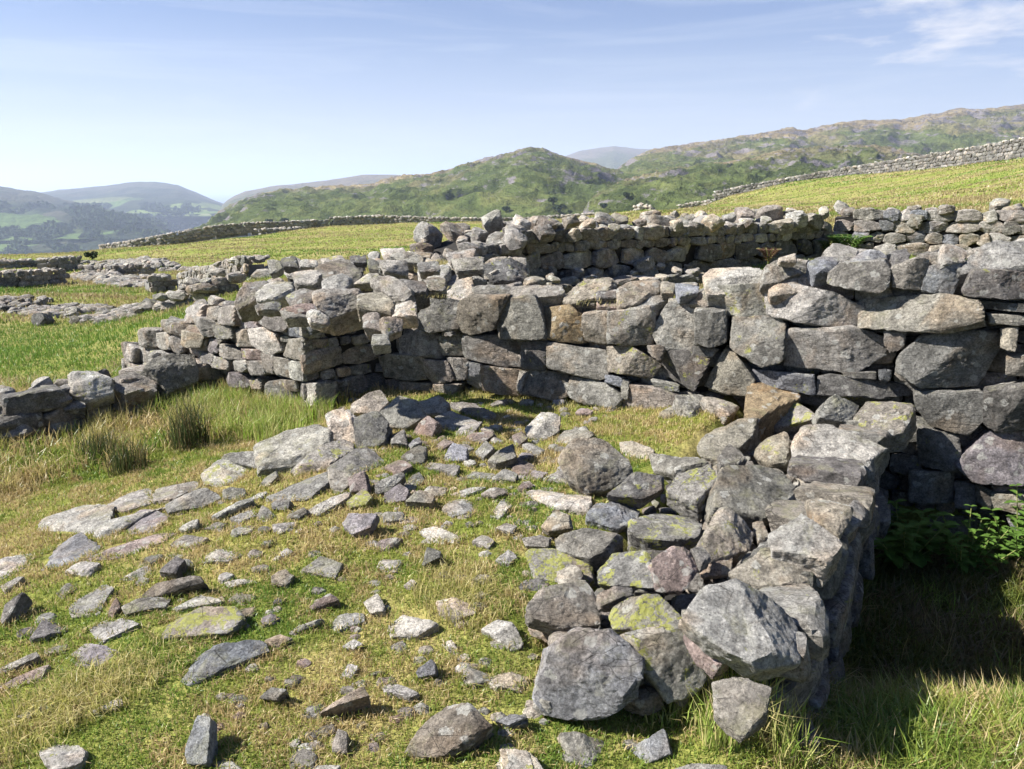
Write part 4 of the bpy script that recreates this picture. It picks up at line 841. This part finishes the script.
FW('ruined_wall', 'low ruin wall with a dark face ending left of the others at the left edge, pasture in front', 'ruined wall', [(-60,293),(0,288.5),(69,283)], .46, .8, .22)
FW('rubble_bank', 'flat pale rubble bank between the two dark faced ruin walls at left', 'rubble bank', [(70,276),(125,288)], .45, .9, .44, flat=True, dens=22)
FW('ruined_wall', 'short squared dark block of wall, farthest up among the left hand ruins', 'ruined wall', [(51,273),(84,269)], .55, .8, .25)
FW('ruined_wall', 'ruin wall with a dark face right of the short squared block', 'ruined wall', [(78,277),(112,277.5),(152,276)], .42, .8, .24)
FW('rubble_bank', 'pale rubble spread behind the left hand ruins below the valley', 'rubble bank', [(84,264),(104,263),(132,269)], .4, 2, .45, flat=True, dens=6)
FW('rubble_bank', 'lit rubble band running right towards the near wall corner', 'rubble bank', [(158,271),(205,273),(255,280)], .4, 1.0, .34, flat=True, dens=5)
FW('ruined_wall', 'long ruin wall with a dark face left of the near wall corner', 'ruined wall', [(150,293.5),(176,291),(240,281)], .45, .7, .22)
FW('rubble_bank', 'flat rubble footing at the left edge in the green pasture', 'rubble bank', [(-50,309),(0,310),(57,319)], .38, 1.5, .26, flat=True, dens=14)
FW('rubble_bank', 'flat rubble footing slanting up to the right in the middle of the left pasture', 'rubble bank', [(72,323),(120,320),(160,313)], .32, 1.1, .22, flat=True, dens=12)
FW('ruined_wall', 'low broken footing climbing right behind the irregular ruined wall', 'ruined wall', [(160,313),(205,301),(240,291)], .28, .9, .24)
FW('ruined_wall', 'low lit band of ruin stones at the far left, nearest the valley', 'ruined wall', [(-30,270),(0,269),(52,267)], .35, 1.2, .3)
FW('field_wall', 'distant dark field wall climbing from the valley edge along the top of the pasture', 'field wall', [(98,255.5,78),(130,251,76),(170,244,76),(215,236,78),(250,232.5,80),(290,231,82),(330,229,85)], 1.0, .8, .42)
FW('field_wall', 'distant sunlit field wall in front of the green fell', 'field wall', [(330,229,85),(380,227,86),(420,228.5,86),(470,229.5,86),(520,229,88),(600,224,90)], 1.25, .8, .42)
FW('ruined_wall', 'short dark detached wall standing just inside the distant dark field wall', 'ruined wall', [(259,239,66),(285,238,67),(308,236,69)], .8, 1.4, .42)
FW('field_wall', 'high field wall climbing the pasture on the right skyline', 'field wall', [(712,206.5,110),(760,197.5,107),(824,187,102),(870,180.5,95),(922,174,87),(975,167,79),(1024,160,71),(1120,146,62)], 2.0, .9, .5, tone='kkkd')  # stone tone darkened to stand in for a shaded face
FW('field_wall', 'short lit end of wall just left of the high field wall', 'field wall', [(678,214,112),(700,210,112),(710,208,111)], 1.2, 1.2, .4)
cb = at_y(643, 217, 70); rs = random.Random(77); B_ = Batch()
for k in range(170):
    a, r_ = rs.uniform(0, 6.283), rs.uniform(0, 1)**.6; zz_ = rs.uniform(-.2, 1.25)*(1-r_**3*.8); k_ = rs.uniform(.15, .3); c_ = cb+np.array([math.cos(a)*r_*1.35, math.sin(a)*r_*.9, zz_])
    B_.add(rock([c_+np.array([math.cos(q)*k_, math.sin(q)*k_, 0]) for q in (0, 1.2, 2.2, 3.4, 4.4, 5.3)], [rs.uniform(-.5, .5), rs.uniform(-.8, .2), 1], k_*1.1, nseed(), 2, rs.choice('gldbt'), -.2))
tag(link('cairn', B_.mesh('cairn', cb), None, tuple(cb)), 'small squat stone cairn on the grassy skyline mound above the tumbled wall', 'cairn')
for (u, v, s_, lb) in ((38, 326, .30, 'lone grey stone in the green pasture at left'), (158, 268, .35, 'lone dark stone on end of the lit rubble band')):
    g = hit(u, v); po = [g+np.array([math.cos(a)*s_*.6, 0, s_*.35+math.sin(a)*s_*.5]) for a in (0, 1.2, 2.2, 3.4, 4.4, 5.3)]
    tag(rock_obj('stone', rock(po, [-.2, -1, .3], s_*.8, nseed(), 3, 'd')), lb, 'stone')

# ======================== trees: far woods as stuff, countable ones as things
def crown_mesh(n, rad, seed, squash=.8, leaf=.35):
    rs = np.random.RandomState(seed); ctr = rs.normal(size=(6, 3))*rad*.38; ctr[:, 2] *= .6
    c = ctr[rs.randint(0, 6, n)]; d = rs.normal(size=(n, 3)); d /= np.linalg.norm(d, axis=1)[:, None]
    p = c+d*rad*.55*(rs.uniform(.5, 1, n)**.5)[:, None]; p[:, 2] = p[:, 2]*squash
    a = rs.normal(size=(n, 3)); a /= np.linalg.norm(a, axis=1)[:, None]; b = np.cross(a, rs.normal(size=(n, 3))); b /= np.linalg.norm(b, axis=1)[:, None]; s = rad*leaf*rs.uniform(.5, 1, n)[:, None]
    V = np.stack([p+a*s, p-a*s*.6+b*s*.8, p-a*s*.6-b*s*.8], 1).reshape(-1, 3); return V, np.arange(3*n).reshape(-1, 3)
cm = crown_mesh(260, 1, 3); CROWN = make_mesh('crown', cm[0]+np.array([0, 0, 1.0]), cm[1], WOOD, smooth=False)
bm = bmesh.new(); bmesh.ops.create_cone(bm, segments=7, radius1=.10, radius2=.04, depth=1.1, cap_ends=True); TR = bpy.data.meshes.new('trunk'); bm.to_mesh(TR); bm.free(); TR.materials.append(TRUNK)
hills = [o for o in bpy.data.objects if o.name.startswith('hill') or o.name == 'ground']
bpy.context.view_layer.update(); dg = bpy.context.evaluated_depsgraph_get()
from mathutils import Vector
def cast(u, v):
    d = Vector(ray(u, v)).normalized(); o = Vector(CAM); best = None
    for h in hills:
        ok, p, nn, idx = h.ray_cast(o, d)
        if ok and (best is None or (p-o).length < (best-o).length): best = p
    return best
TL = [((506, 209, 7), 'dark round hawthorn low on the green fell, left one above the tumbled wall'), ((558, 209.5, 9), 'dark bush low on the green fell, centre of three above the tumbled wall'), ((553, 201, 8), 'dark bush higher than its two neighbours on the green fell'), ((570, 211, 5), 'small dark bush, right of three on the green fell'),
      ((269, 221, 6), 'dark bush on the lower fell slope above the distant dark wall'), ((285, 220, 6), 'dark bush right of its twin on the lower fell slope above the distant wall'), ((210, 232, 7), 'dark bush at the left foot of the fell beside the valley'), ((92, 257, 9), 'round tree at the near end of the distant dark field wall, valley behind'), ((626, 195, 7), 'dark bush on the fell left above the cairn'), ((603, 205, 6), 'small dark bush on the fell below and left of the cairn skyline')]
for k, ((u, v, s_), lb) in enumerate(TL):
    p = cast(u, v+3)
    if p is None: continue
    dist = (p-Vector(CAM)).length; r_ = s_/F*dist*.5
    t = empty('tree', p); tag(t, lb, 'tree'); c = bpy.data.objects.new('crown', CROWN); COL.objects.link(c); c.parent = t; c.scale = (r_, r_, r_); c.rotation_euler = (0, 0, k*1.3)
    c = bpy.data.objects.new('trunk', TR); COL.objects.link(c); c.parent = t; c.scale = (r_, r_, r_); c.location = (0, 0, r_*.4)
# woods of the valley: masses of crowns
rs = random.Random(9); VV, TT, n0 = [], [], 0; small = [crown_mesh(26, 1, 40+i, .9, .6) for i in range(5)]
def wood(p, r_):
    global n0
    V, T = rs.choice(small); VV.append(V*np.array([r_, r_, r_])+np.array([p[0], p[1], p[2]+r_*.4])); TT.append(T+n0); n0 += len(V)
cnt = 0
for k in range(9000):
    u = rs.uniform(-60, 262); v = rs.uniform(196, 264)
    nz = float(fbm(np.array([[u*.022, v*.075, 3.3]]), 3)[0]); hedge = abs(float(fbm(np.array([[u*.02+9, v*.05, 1.3]]), 2)[0])) < .035
    belt = (u < 200 and 205 < v < 262)
    if not belt: continue
    if nz < .11 and not hedge: continue
    p = cast(u, v)
    if p is None or p.y < 1500 or p.y > 6500: continue
    wood(p, rs.uniform(5, 10)*(1+.00012*p.y)); cnt += 1
print('woods', cnt)
if VV: tag(link('woodland', make_mesh('woodland', np.concatenate(VV), np.concatenate(TT), WOOD, smooth=False)), 'dark mass of far valley woodland and hedges in the hazy valley at left', 'woodland', kind='stuff')

# ======================== grass
gx0, gx1, gy0, gy1, gs = -7.0, 7.0, .5, 14.0, .02
mask = np.zeros((int((gy1-gy0)/gs), int((gx1-gx0)/gs)), bool)
def fill(poly, grow=0.0):
    p = np.array(poly); c = p.mean(0)
    if grow: 
        d = p-c; p = c+d*(1+grow/np.maximum(np.linalg.norm(d, axis=1), .01))[:, None]
    a = ((p.min(0)-[gx0, gy0])/gs).astype(int)-1; b = ((p.max(0)-[gx0, gy0])/gs).astype(int)+2
    a = np.maximum(a, 0); b = np.minimum(b, [mask.shape[1], mask.shape[0]])
    if b[0] <= a[0] or b[1] <= a[1]: return
    ys, xs = np.mgrid[a[1]:b[1], a[0]:b[0]]; X = gx0+(xs+.5)*gs; Y = gy0+(ys+.5)*gs; ins = np.zeros(X.shape, bool); j = len(p)-1
    for i in range(len(p)):
        with np.errstate(divide='ignore', invalid='ignore'):
            ins ^= ((p[i][1] > Y) != (p[j][1] > Y)) & (X < (p[j][0]-p[i][0])*(Y-p[i][1])/(p[j][1]-p[i][1])+p[i][0])
        j = i
    mask[a[1]:b[1], a[0]:b[0]] |= ins
for f in foot: fill(f)
for A, B, w_ in ((W1A, W1C, 1.1), (C2, W2B, .9), (W3A, W3B, .75), (W4A, W4B, 1.4), (W5A, W5B, 1.0)): fill(strip(A, B, .02, w_))
fill([STA+np.array([-.12, .10]), STB+np.array([-.12, 0]), np.array([1.35, 4.75]), np.array([.7, 4.0]), np.array([.35, 3.0]), np.array([.3, 2.3])]); fill(heap)
def masked(x, y):
    i = ((y-gy0)/gs).astype(int); j = ((x-gx0)/gs).astype(int); ok = (i >= 0) & (i < mask.shape[0]) & (j >= 0) & (j < mask.shape[1])
    r = np.zeros(len(x), bool); r[ok] = mask[i[ok], j[ok]]; return r
GREEN = np.array([.13, .22, .03]); LIME = np.array([.32, .32, .07]); STRAW = np.array([.52, .43, .21]); DRY = np.array([.36, .26, .12]); DARKG = np.array([.06, .12, .025])
def blades(name, x, y, ln, wd, lean, col, zoff=-.005, sink=True, wind=None):
    n = len(x); z = H(x, y)+zoff; th = NR.uniform(0, 6.283, n) if wind is None else NR.normal(wind, .7, n); az = NR.uniform(0, 6.283, n)
    sx, sy = np.cos(az)*wd*.5, np.sin(az)*wd*.5; l1 = lean*NR.uniform(.3, 1.3, n); dx, dy = np.cos(th), np.sin(th)
    b = np.stack([x, y, z], 1); s = np.stack([sx, sy, 0*sx], 1)
    m_ = b+np.stack([dx*ln*.5*l1*.5, dy*ln*.5*l1*.5, ln*.52*(1-.12*l1)], 1); t_ = b+np.stack([dx*ln*l1, dy*ln*l1, ln*np.maximum(.12, 1-.55*l1)], 1)
    V = np.stack([b-s, b+s, m_+s*.75, m_-s*.75, t_], 1).reshape(-1, 3); o = np.arange(n)*5
    T = np.stack([o, o+1, o+2, o, o+2, o+3, o+3, o+2, o+4], 1).reshape(-1, 3)
    C = np.repeat(np.concatenate([col, np.ones((n, 1))], 1), 5, axis=0)
    return V, T, C
class GB:
    def __init__(s): s.p = []; s.n = 0
    def add(s, r): s.p.append((r[0], r[1]+s.n, r[2])); s.n += len(r[0])
    def build(s, name, label, cat='grass', kind='stuff'):
        V = np.concatenate([a for a, _, _ in s.p]); T = np.concatenate([b for _, b, _ in s.p]); C = np.concatenate([c for _, _, c in s.p])
        return tag(link(name, make_mesh(name, V, T, BLADE, {'tint': ('FLOAT_COLOR', C)}, smooth=False)), label, cat, kind=kind)
def blend(f, a, b): f = np.clip(f, 0, 1)[:, None]; return a*(1-f)+b*f
def scatter(n, r0, r1, a0=-40, a1=42, origin=(0, 0)):
    u = NR.uniform(0, 1, n); r = np.sqrt(r0*r0+u*(r1*r1-r0*r0)); a = np.radians(NR.uniform(a0, a1, n)); return origin[0]+np.sin(a)*r, origin[1]+np.cos(a)*r
def zone_long(x, y):
    """0..1: where the grass grows long: hollow beside the left walls, and right of the cross wall"""
    u = 512+F*x/(y*.97+.4); a = sm(-1.2, -1.7, x)*0
    # hollow left: between the bank of slabs and the left walls
    lo = np.clip((np.interp(x, [-6, -3.6, -2.6, -1.6, -1.0], [4.0, 4.4, 5.0, 5.5, 6.2])-y)*-3+.5, 0, 1)*(x < -.7)*(y < 8)
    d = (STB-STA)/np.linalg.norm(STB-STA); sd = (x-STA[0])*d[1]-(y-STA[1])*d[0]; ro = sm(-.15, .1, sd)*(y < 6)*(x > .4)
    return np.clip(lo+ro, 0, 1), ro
gb = GB()
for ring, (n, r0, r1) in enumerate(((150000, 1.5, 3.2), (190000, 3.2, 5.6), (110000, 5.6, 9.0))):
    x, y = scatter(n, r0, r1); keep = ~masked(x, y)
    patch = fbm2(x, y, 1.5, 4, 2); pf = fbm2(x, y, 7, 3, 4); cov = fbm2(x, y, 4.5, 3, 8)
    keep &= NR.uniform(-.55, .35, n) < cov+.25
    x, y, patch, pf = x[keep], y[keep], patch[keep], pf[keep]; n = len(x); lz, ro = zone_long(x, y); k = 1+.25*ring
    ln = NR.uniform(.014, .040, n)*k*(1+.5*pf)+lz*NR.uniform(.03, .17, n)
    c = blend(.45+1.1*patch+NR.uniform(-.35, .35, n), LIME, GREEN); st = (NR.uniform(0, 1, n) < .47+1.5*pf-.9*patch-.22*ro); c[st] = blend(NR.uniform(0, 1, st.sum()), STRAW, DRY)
    c = c*NR.uniform(.7, 1.25, (n, 1))*(1-.55*(ro*sm(2.4, 3.0, y))[:, None]); gb.add(blades('g', x, y, ln, NR.uniform(.0025, .005, n)*k*(1+.5*lz), NR.uniform(.3, 1.0, n), c))  # blade tint darkened in the ditch, painting in its shade
for f in foot:                                             # grass growing over the edges of the sunken stones
    for i in range(len(f)):
        a, b = f[i], f[(i+1) % len(f)]; L = np.linalg.norm(b-a); m = int(L*(420 if f.mean(0)[1] < 4 else 260))
        if m < 1: continue
        q = NR.uniform(0, 1, m)[:, None]; p = a+(b-a)*q; c0 = f.mean(0); d = p-c0; p = c0+d*(1+NR.uniform(.02, .16, m)[:, None]); n = len(p)
        c = blend(NR.uniform(0, 1, n), LIME, GREEN); st = NR.uniform(0, 1, n) < .45; c[st] = blend(NR.uniform(0, 1, st.sum()), STRAW, DRY)
        gb.add(blades('g', p[:, 0], p[:, 1], NR.uniform(.02, .055, n), NR.uniform(.003, .005, n), NR.uniform(.3, 1.2, n), c*NR.uniform(.7, 1.2, (n, 1))))
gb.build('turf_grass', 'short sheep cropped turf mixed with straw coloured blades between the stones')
gb = GB()
for ring, (n, r0, r1, l0, l1, w_) in enumerate(((110000, 9, 16, .06, .15, .010), (110000, 16, 32, .08, .20, .022), (110000, 32, 75, .08, .18, .05), (70000, 75, 120, .10, .22, .10))):
    x, y = scatter(n, r0, r1, -42, 44); keep = ~masked(x, y); x, y = x[keep], y[keep]; n = len(x)
    patch = fbm(np.stack([x*.08, y*.22, x*0+2], 1), 4); pf = fbm2(x, y, 1.6, 3, 4)
    c = blend(.35+2.0*patch+NR.uniform(-.2, .2, n), LIME*1.0, GREEN*1.15); st = (NR.uniform(0, 1, n) < .52+1.1*pf-2.0*patch); c[st] = blend(NR.uniform(0, 1, st.sum()), STRAW*.9, DRY)
    ln = NR.uniform(l0, l1, n)*(.7+.8*np.clip(pf+.3, 0, 1)); gb.add(blades('g', x, y, ln*.8, np.full(n, w_), NR.uniform(.4, 1, n), c*np.array([.84, .86, .92])*NR.uniform(.85, 1.12, (n, 1))))
gb.build('pasture_grass', 'golden green rough pasture grass beyond the walls')
# taller tussocks and seeding stems
def tussock(gb, x, y, n, h, spread, col, wd=.005, lean=.6):
    a = NR.uniform(0, 6.283, n); r = spread*np.sqrt(NR.uniform(0, 1, n)); c = col*NR.uniform(.7, 1.3, (n, 1))
    gb.add(blades('t', x+np.cos(a)*r, y+np.sin(a)*r, NR.uniform(.5, 1.1, n)*h, NR.uniform(.6, 1.2, n)*wd, NR.uniform(.3, 1, n)*lean, c))
gb = GB()
for k in range(70):                                        # foot of the left walls
    f = NR.uniform(0, 1); p = C2+(W2B-C2)*f*.62+np.array([-.05, -1])*NR.uniform(.05, .8); tussock(gb, p[0]+NR.uniform(-.1, .25), p[1], 90, NR.uniform(.12, .26), .10, blend(NR.uniform(0, .8, 90), np.array([.20, .34, .03]), STRAW), .006)
for k in range(60):
    f = NR.uniform(0, 1); p = W3A+(W3B-W3A)*f+np.array([1, -.6])*NR.uniform(.05, .9); tussock(gb, p[0], p[1], 80, NR.uniform(.12, .24), .10, blend(NR.uniform(0, 1, 80), LIME*.9, STRAW), .006)
for k in range(60):                                        # beside the cross wall, right foreground
    x, y = NR.uniform(.75, 3.2), NR.uniform(1.7, 4.0); d = (STB-STA)/np.linalg.norm(STB-STA); sd = (x-STA[0])*d[1]-(y-STA[1])*d[0]
    if sd < .12: continue
    tussock(gb, x, y, 110, NR.uniform(.10, .22), .13, blend(NR.uniform(0, .7, 110), np.array([.18, .31, .035]), np.array([.42, .38, .12])), .006, .8)
for (u, v, n, h) in ((745, 745, 200, .26), (765, 720, 140, .28), (720, 760, 160, .2), (790, 765, 160, .24), (700, 742, 120, .14), (630, 715, 90, .1), (600, 712, 120, .10), (660, 735, 100, .1)):
    g = at_z(u, v, -.05); tussock(gb, g[0], g[1], n, h, .07, blend(NR.uniform(0, 1, n), np.array([.22, .36, .04]), STRAW), .005, .7)
for (u, v, n, h) in ((900, 725, 400, .12), (960, 735, 400, .12), (1000, 700, 400, .12), (930, 760, 400, .12), (1010, 755, 300, .12), (455, 590, 500, .09), (470, 605, 400, .10), (440, 575, 300, .08), (110, 690, 500, .10), (70, 705, 400, .10), (140, 668, 300, .08), (20, 735, 500, .11), (620, 430, 200, .08), (560, 405, 300, .08), (470, 395, 300, .07), (520, 400, 300, .07), (600, 300, 60, .1), (330, 275, 80, .10), (455, 300, 120, .07), (428, 288, 160, .10), (415, 292, 160, .10)):
    g = hit(u, v) if v > 380 else None
    if g is None: continue
    tussock(gb, g[0], g[1], n, h, .17, blend(NR.uniform(0, 1, n), STRAW, LIME), .0035, 1.2)
# straw stems
for k in range(90):
    if k < 45: x, y = NR.uniform(.8, 2.6), NR.uniform(1.9, 3.4)
    else: g = hit(NR.uniform(20, 330), NR.uniform(405, 470)); x, y = g[0], g[1]
    d = (STB-STA)/np.linalg.norm(STB-STA); sd = (x-STA[0])*d[1]-(y-STA[1])*d[0]
    if k < 45 and sd < .1: continue
    tussock(gb, x, y, 3, NR.uniform(.25, .42), .03, np.tile(STRAW*.9, (3, 1)), .0035, .5)
gb.build('tussock_grass', 'long green and straw coloured tussocks at the foot of the walls')

def heap_grass():
    gb = GB()
    for (u, v, z, n, h) in ((428, 286, .93, 120, .07), (412, 292, .93, 90, .06), (325, 271, .98, 220, .10), (318, 276, .98, 160, .08), (440, 292, .95, 60, .05), (365, 285, .95, 120, .07), (600, 300, .98, 40, .05), (430, 268, 1.0, 200, .1), (448, 262, 1.0, 200, .09)):
        p = at_z(u, v, z); a = NR.uniform(0, 6.283, n); r = .16*np.sqrt(NR.uniform(0, 1, n)); x = p[0]+np.cos(a)*r; y = p[1]+np.sin(a)*r
        V, T, C = blades('t', x, y, NR.uniform(.5, 1.1, n)*h, np.full(n, .004), NR.uniform(.8, 1.7, n), blend(NR.uniform(0, .7, n), STRAW, LIME))
        V[:, 2] += z-np.repeat(H(x, y), 5)-.02; gb.add((V, T, C))
    gb.build('wall_top_grass', 'dry straw coloured grass growing between stones on the wall tops')
heap_grass()
# rush clumps
for i, (u, v, n, h, lb) in enumerate(((190, 447, 260, .46, 'upright brown green rush clump below the low left wall, right of two'), (100, 462, 240, .30, 'spreading dark green rush clump nearer the left edge'), (128, 470, 200, .26, 'low dark rush clump between the upright rushes and the slabs'))):
    g = hit(u, v); a = NR.uniform(0, 6.283, n); r = .13*np.sqrt(NR.uniform(0, 1, n)); x = g[0]+np.cos(a)*r; y = g[1]+np.sin(a)*r
    V, T, C = blades('r', x, y, NR.uniform(.5, 1.05, n)*h, np.full(n, .006), NR.uniform(.1, .55, n), blend(NR.uniform(0, 1, n)**2, np.array([.04, .07, .02]), np.array([.16, .11, .055])))
    tag(link('rush_clump', make_mesh('rush_clump', V-g, T, BLADE, {'tint': ('FLOAT_COLOR', C)}, smooth=False), None, tuple(g)), lb, 'rush')

# ======================== leafy plants
def tube(p, q, r, n=5):
    p, q = np.array(p), np.array(q); d = (q-p)/np.linalg.norm(q-p); a = np.cross(d, [.3, .5, .8]); a /= np.linalg.norm(a); b = np.cross(d, a); V = []
    for c, rr_ in ((p, r), (q, r*.6)): V += [c+(a*math.cos(t)+b*math.sin(t))*rr_ for t in np.arange(n)*6.283/n]
    return np.array(V), np.array([[i, (i+1) % n, n+(i+1) % n] for i in range(n)]+[[i, n+(i+1) % n, n+i] for i in range(n)])
def leaf(c, d, up, L, w_):
    """serrated, folded leaf"""
    d = d/np.linalg.norm(d); s = np.cross(d, up); s /= np.linalg.norm(s); u_ = np.cross(s, d); V = []; k = 7
    for i in range(k+1):
        f = i/k; ww = w_*math.sin(math.pi*min(1, f*.9+.08))**.8*(1 if i % 2 else .72); m_ = c+d*L*f-u_*L*.25*f*f; V += [m_-s*ww+u_*ww*.3, m_, m_+s*ww+u_*ww*.3]
    T = []
    for i in range(k): o = i*3; T += [[o, o+1, o+4], [o, o+4, o+3], [o+1, o+2, o+5], [o+1, o+5, o+4]]
    return np.array(V), np.array(T)
def plant(loc, label, h, nst, leafL, spread, name='nettle_plant', m_=LEAF, cat='plant'):
    rs = random.Random(nseed()); t = empty(name, tuple(loc)); tag(t, label, cat); SV, ST_, sn = [], [], 0; LV, LT, ln_ = [], [], 0
    for k in range(nst):
        b = np.array([rs.uniform(-1, 1)*.02, rs.uniform(-1, 1)*.02, -.05]); e = b+np.array([rs.uniform(-1, 1)*spread*1.3, rs.uniform(-1, .7)*spread*1.2, h*rs.uniform(.6, 1.05)])
        V, T = tube(b, e, .004); SV.append(V); ST_.append(T+sn); sn += len(V)
        for j in range(9):
            f = .25+.75*j/8; c = b+(e-b)*f
            for q in range(2):
                a = j*1.57+q*3.14+rs.uniform(-.4, .4); d = np.array([math.cos(a), math.sin(a), rs.uniform(0, .6)]); L = leafL*rs.uniform(.6, 1.1)*(1.15-.5*f)
                V, T = leaf(c, d, np.array([0, 0, 1.]), L, L*.33); LV.append(V); LT.append(T+ln_); ln_ += len(V)
    link('stem', make_mesh('stem', np.concatenate(SV), np.concatenate(ST_), STEM), t); link('foliage', make_mesh('foliage', np.concatenate(LV), np.concatenate(LT), m_, smooth=False), t)
g = at_z(962, 575, -.48); plant(g, 'bright green leafy plant rising out of the shadow at the foot of the long wall', .46, 12, .085, .17)
g = at_z(905, 560, -.38); plant(g, 'dark low leafy plant deep in the shadow beside the cross wall', .36, 12, .12, .22)
g = at_z(1018, 565, -.46); plant(g, 'leafy plant half cut off by the right edge of the photo', .5, 10, .10, .14)
# fern: fronds with rows of leaflets
def fern(loc, label, L=.55, nf=11, m_=FERN, name='fern'):
    rs = random.Random(nseed()); t = empty(name, tuple(loc)); tag(t, label, 'fern')
    for k in range(nf):
        a = 6.283*k/nf+rs.uniform(-.2, .2); VS, TS, n1 = [], [], 0; V0, T0, n2_ = [], [], 0; prev = np.zeros(3)
        for i in range(1, 13):
            f = i/12; r_ = L*f*.8; c = np.array([math.cos(a)*r_*.8, math.sin(a)*r_*.8, L*(1.7*f-.95*f*f)]); V, T = tube(prev, c, .004, 4); V0.append(V); T0.append(T+n2_); n2_ += len(V)
            dd = (c-prev)/np.linalg.norm(c-prev)
            for s_ in (-1, 1):
                sd = np.cross(dd, [0, 0, 1.])*s_+dd*.35; w_ = L*.34*math.sin(math.pi*(f*.85+.12)); V, T = leaf(c, sd, np.array([0, 0, 1.]), w_, w_*.16); VS.append(V); TS.append(T+n1); n1 += len(V)
            prev = c
        fr = link('frond', make_mesh('frond', np.concatenate(VS), np.concatenate(TS), m_, smooth=False), t); link('stem', make_mesh('stem', np.concatenate(V0), np.concatenate(T0), STEM), fr)
fern(at_z(846, 262, .62), 'green fern at the foot of the far wall corner', .5)
fern(at_z(828, 258, .66), 'smaller green fern left of the big fern by the wall corner', .34, 8)
fern(at_y(768, 264, 8.6), 'dead brown fern against the dark wall face', .22, 8, RUST)

# ======================== sky, sun, air, camera
w = bpy.data.worlds.new('World'); sc.world = w; w.use_nodes = True; nt = w.node_tree; nt.nodes.clear(); N = NB(nt)
sky = N.n('ShaderNodeTexSky', sky_type='NISHITA'); sky.sun_disc = False; sky.sun_elevation = SUN_EL; sky.altitude = 200; sky.air_density = 1.0; sky.dust_density = 1.2; sky.ozone_density = 1.6
dirx, diry = -math.cos(SUN_PHI), -math.sin(SUN_PHI)               # horizontal direction towards the sun
sky.sun_rotation = math.atan2(dirx, diry)
tc = N.n('ShaderNodeTexCoord'); v = tc.outputs['Generated']
sx = N.n('ShaderNodeSeparateXYZ'); N.l(v, sx.inputs[0])
mp = N.n('ShaderNodeMapping'); mp.inputs['Scale'].default_value = (1, 1, 3.6); N.l(v, mp.inputs[0])
cl = N.noise(mp.outputs[0], 5.5, 9, .60, .25)
az = N.math('DIVIDE', sx.outputs[0], sx.outputs[1])               # bearing
e = sx.outputs[2]
band = N.math('MULTIPLY', N.ramp(az, [(.30, 0.0), (.52, 1.0)]), N.ramp(e, [(.06, 0.0), (.09, .6), (.12, .45), (.16, 1.0), (.26, .9), (.34, .0)]))
cm_ = N.ramp(N.math('ADD', cl, N.math('MULTIPLY', band, .27)), [(.63, 0.0), (.78, .92)])
cm_ = N.math('MULTIPLY', cm_, N.ramp(az, [(.25, .0), (.45, 1.0)]))
mp2 = N.n('ShaderNodeMapping'); mp2.inputs['Scale'].default_value = (1, 1, 13); mp2.inputs['Rotation'].default_value = (.12, .05, 0); N.l(v, mp2.inputs[0])
wisp = N.math('MULTIPLY', N.ramp(N.noise(mp2.outputs[0], 2.6, 7, .62, .7), [(.45, 0.0), (.78, .36)]), 1.0)
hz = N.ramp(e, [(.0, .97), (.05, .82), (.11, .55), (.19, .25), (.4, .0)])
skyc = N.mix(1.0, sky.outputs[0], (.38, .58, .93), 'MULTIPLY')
hz = N.math('MULTIPLY', hz, N.ramp(sx.outputs[1], [(.20, .10), (.62, 1.0)]))  # sky dimmed behind the camera, shaped to cut fill on shaded faces
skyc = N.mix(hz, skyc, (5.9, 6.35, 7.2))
skyc = N.mix(wisp, skyc, (6.4, 6.9, 7.7))
skyc = N.mix(cm_, skyc, (7.4, 7.3, 7.5))
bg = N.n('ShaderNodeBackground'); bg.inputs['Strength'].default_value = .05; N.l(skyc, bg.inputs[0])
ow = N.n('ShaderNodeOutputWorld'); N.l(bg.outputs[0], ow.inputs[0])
sun = bpy.data.lights.new('sun', 'SUN'); sun.energy = 5.0; sun.angle = math.radians(.53); sun.color = (1, .955, .89)
so = bpy.data.objects.new('sun', sun); COL.objects.link(so)
so.rotation_euler = Vector((-dirx*math.cos(SUN_EL), -diry*math.cos(SUN_EL), -math.sin(SUN_EL))).to_track_quat('-Z', 'Y').to_euler()

bm = bmesh.new(); bmesh.ops.create_cube(bm, size=1); me = bpy.data.meshes.new('haze'); 
hx, hy0, hy1, hz0, hz1 = 110000, -60, 91000, -195, 420
for vtx in bm.verts: vtx.co = Vector(((vtx.co.x)*2*hx, hy0 if vtx.co.y < 0 else hy1, hz0 if vtx.co.z < 0 else hz1))
bm.to_mesh(me); bm.free()
hm = bpy.data.materials.new('haze'); hm.use_nodes = True; nt = hm.node_tree; nt.nodes.clear(); o_ = nt.nodes.new('ShaderNodeOutputMaterial'); pv = nt.nodes.new('ShaderNodeVolumePrincipled')
pv.inputs['Color'].default_value = (.66, .76, 1.0, 1); pv.inputs['Density'].default_value = .00011; pv.inputs['Anisotropy'].default_value = .2; nt.links.new(pv.outputs[0], o_.inputs['Volume'])
me.materials.append(hm); tag(link('haze', me), kind='stuff')

cam = bpy.data.cameras.new('camera'); cam.sensor_width = 36; cam.lens = F/1024*36; cam.clip_start = .05; cam.clip_end = 200000
co = bpy.data.objects.new('camera', cam); COL.objects.link(co); co.location = tuple(CAM); co.rotation_euler = (math.pi/2-P, 0, 0); sc.camera = co
sc.view_settings.view_transform = 'Standard'; sc.view_settings.look = 'None'; sc.view_settings.exposure = 1.42; sc.view_settings.gamma = 1; sc.view_settings.use_curve_mapping = False
sc.cycles.volume_bounces = 1; sc.cycles.max_bounces = 6
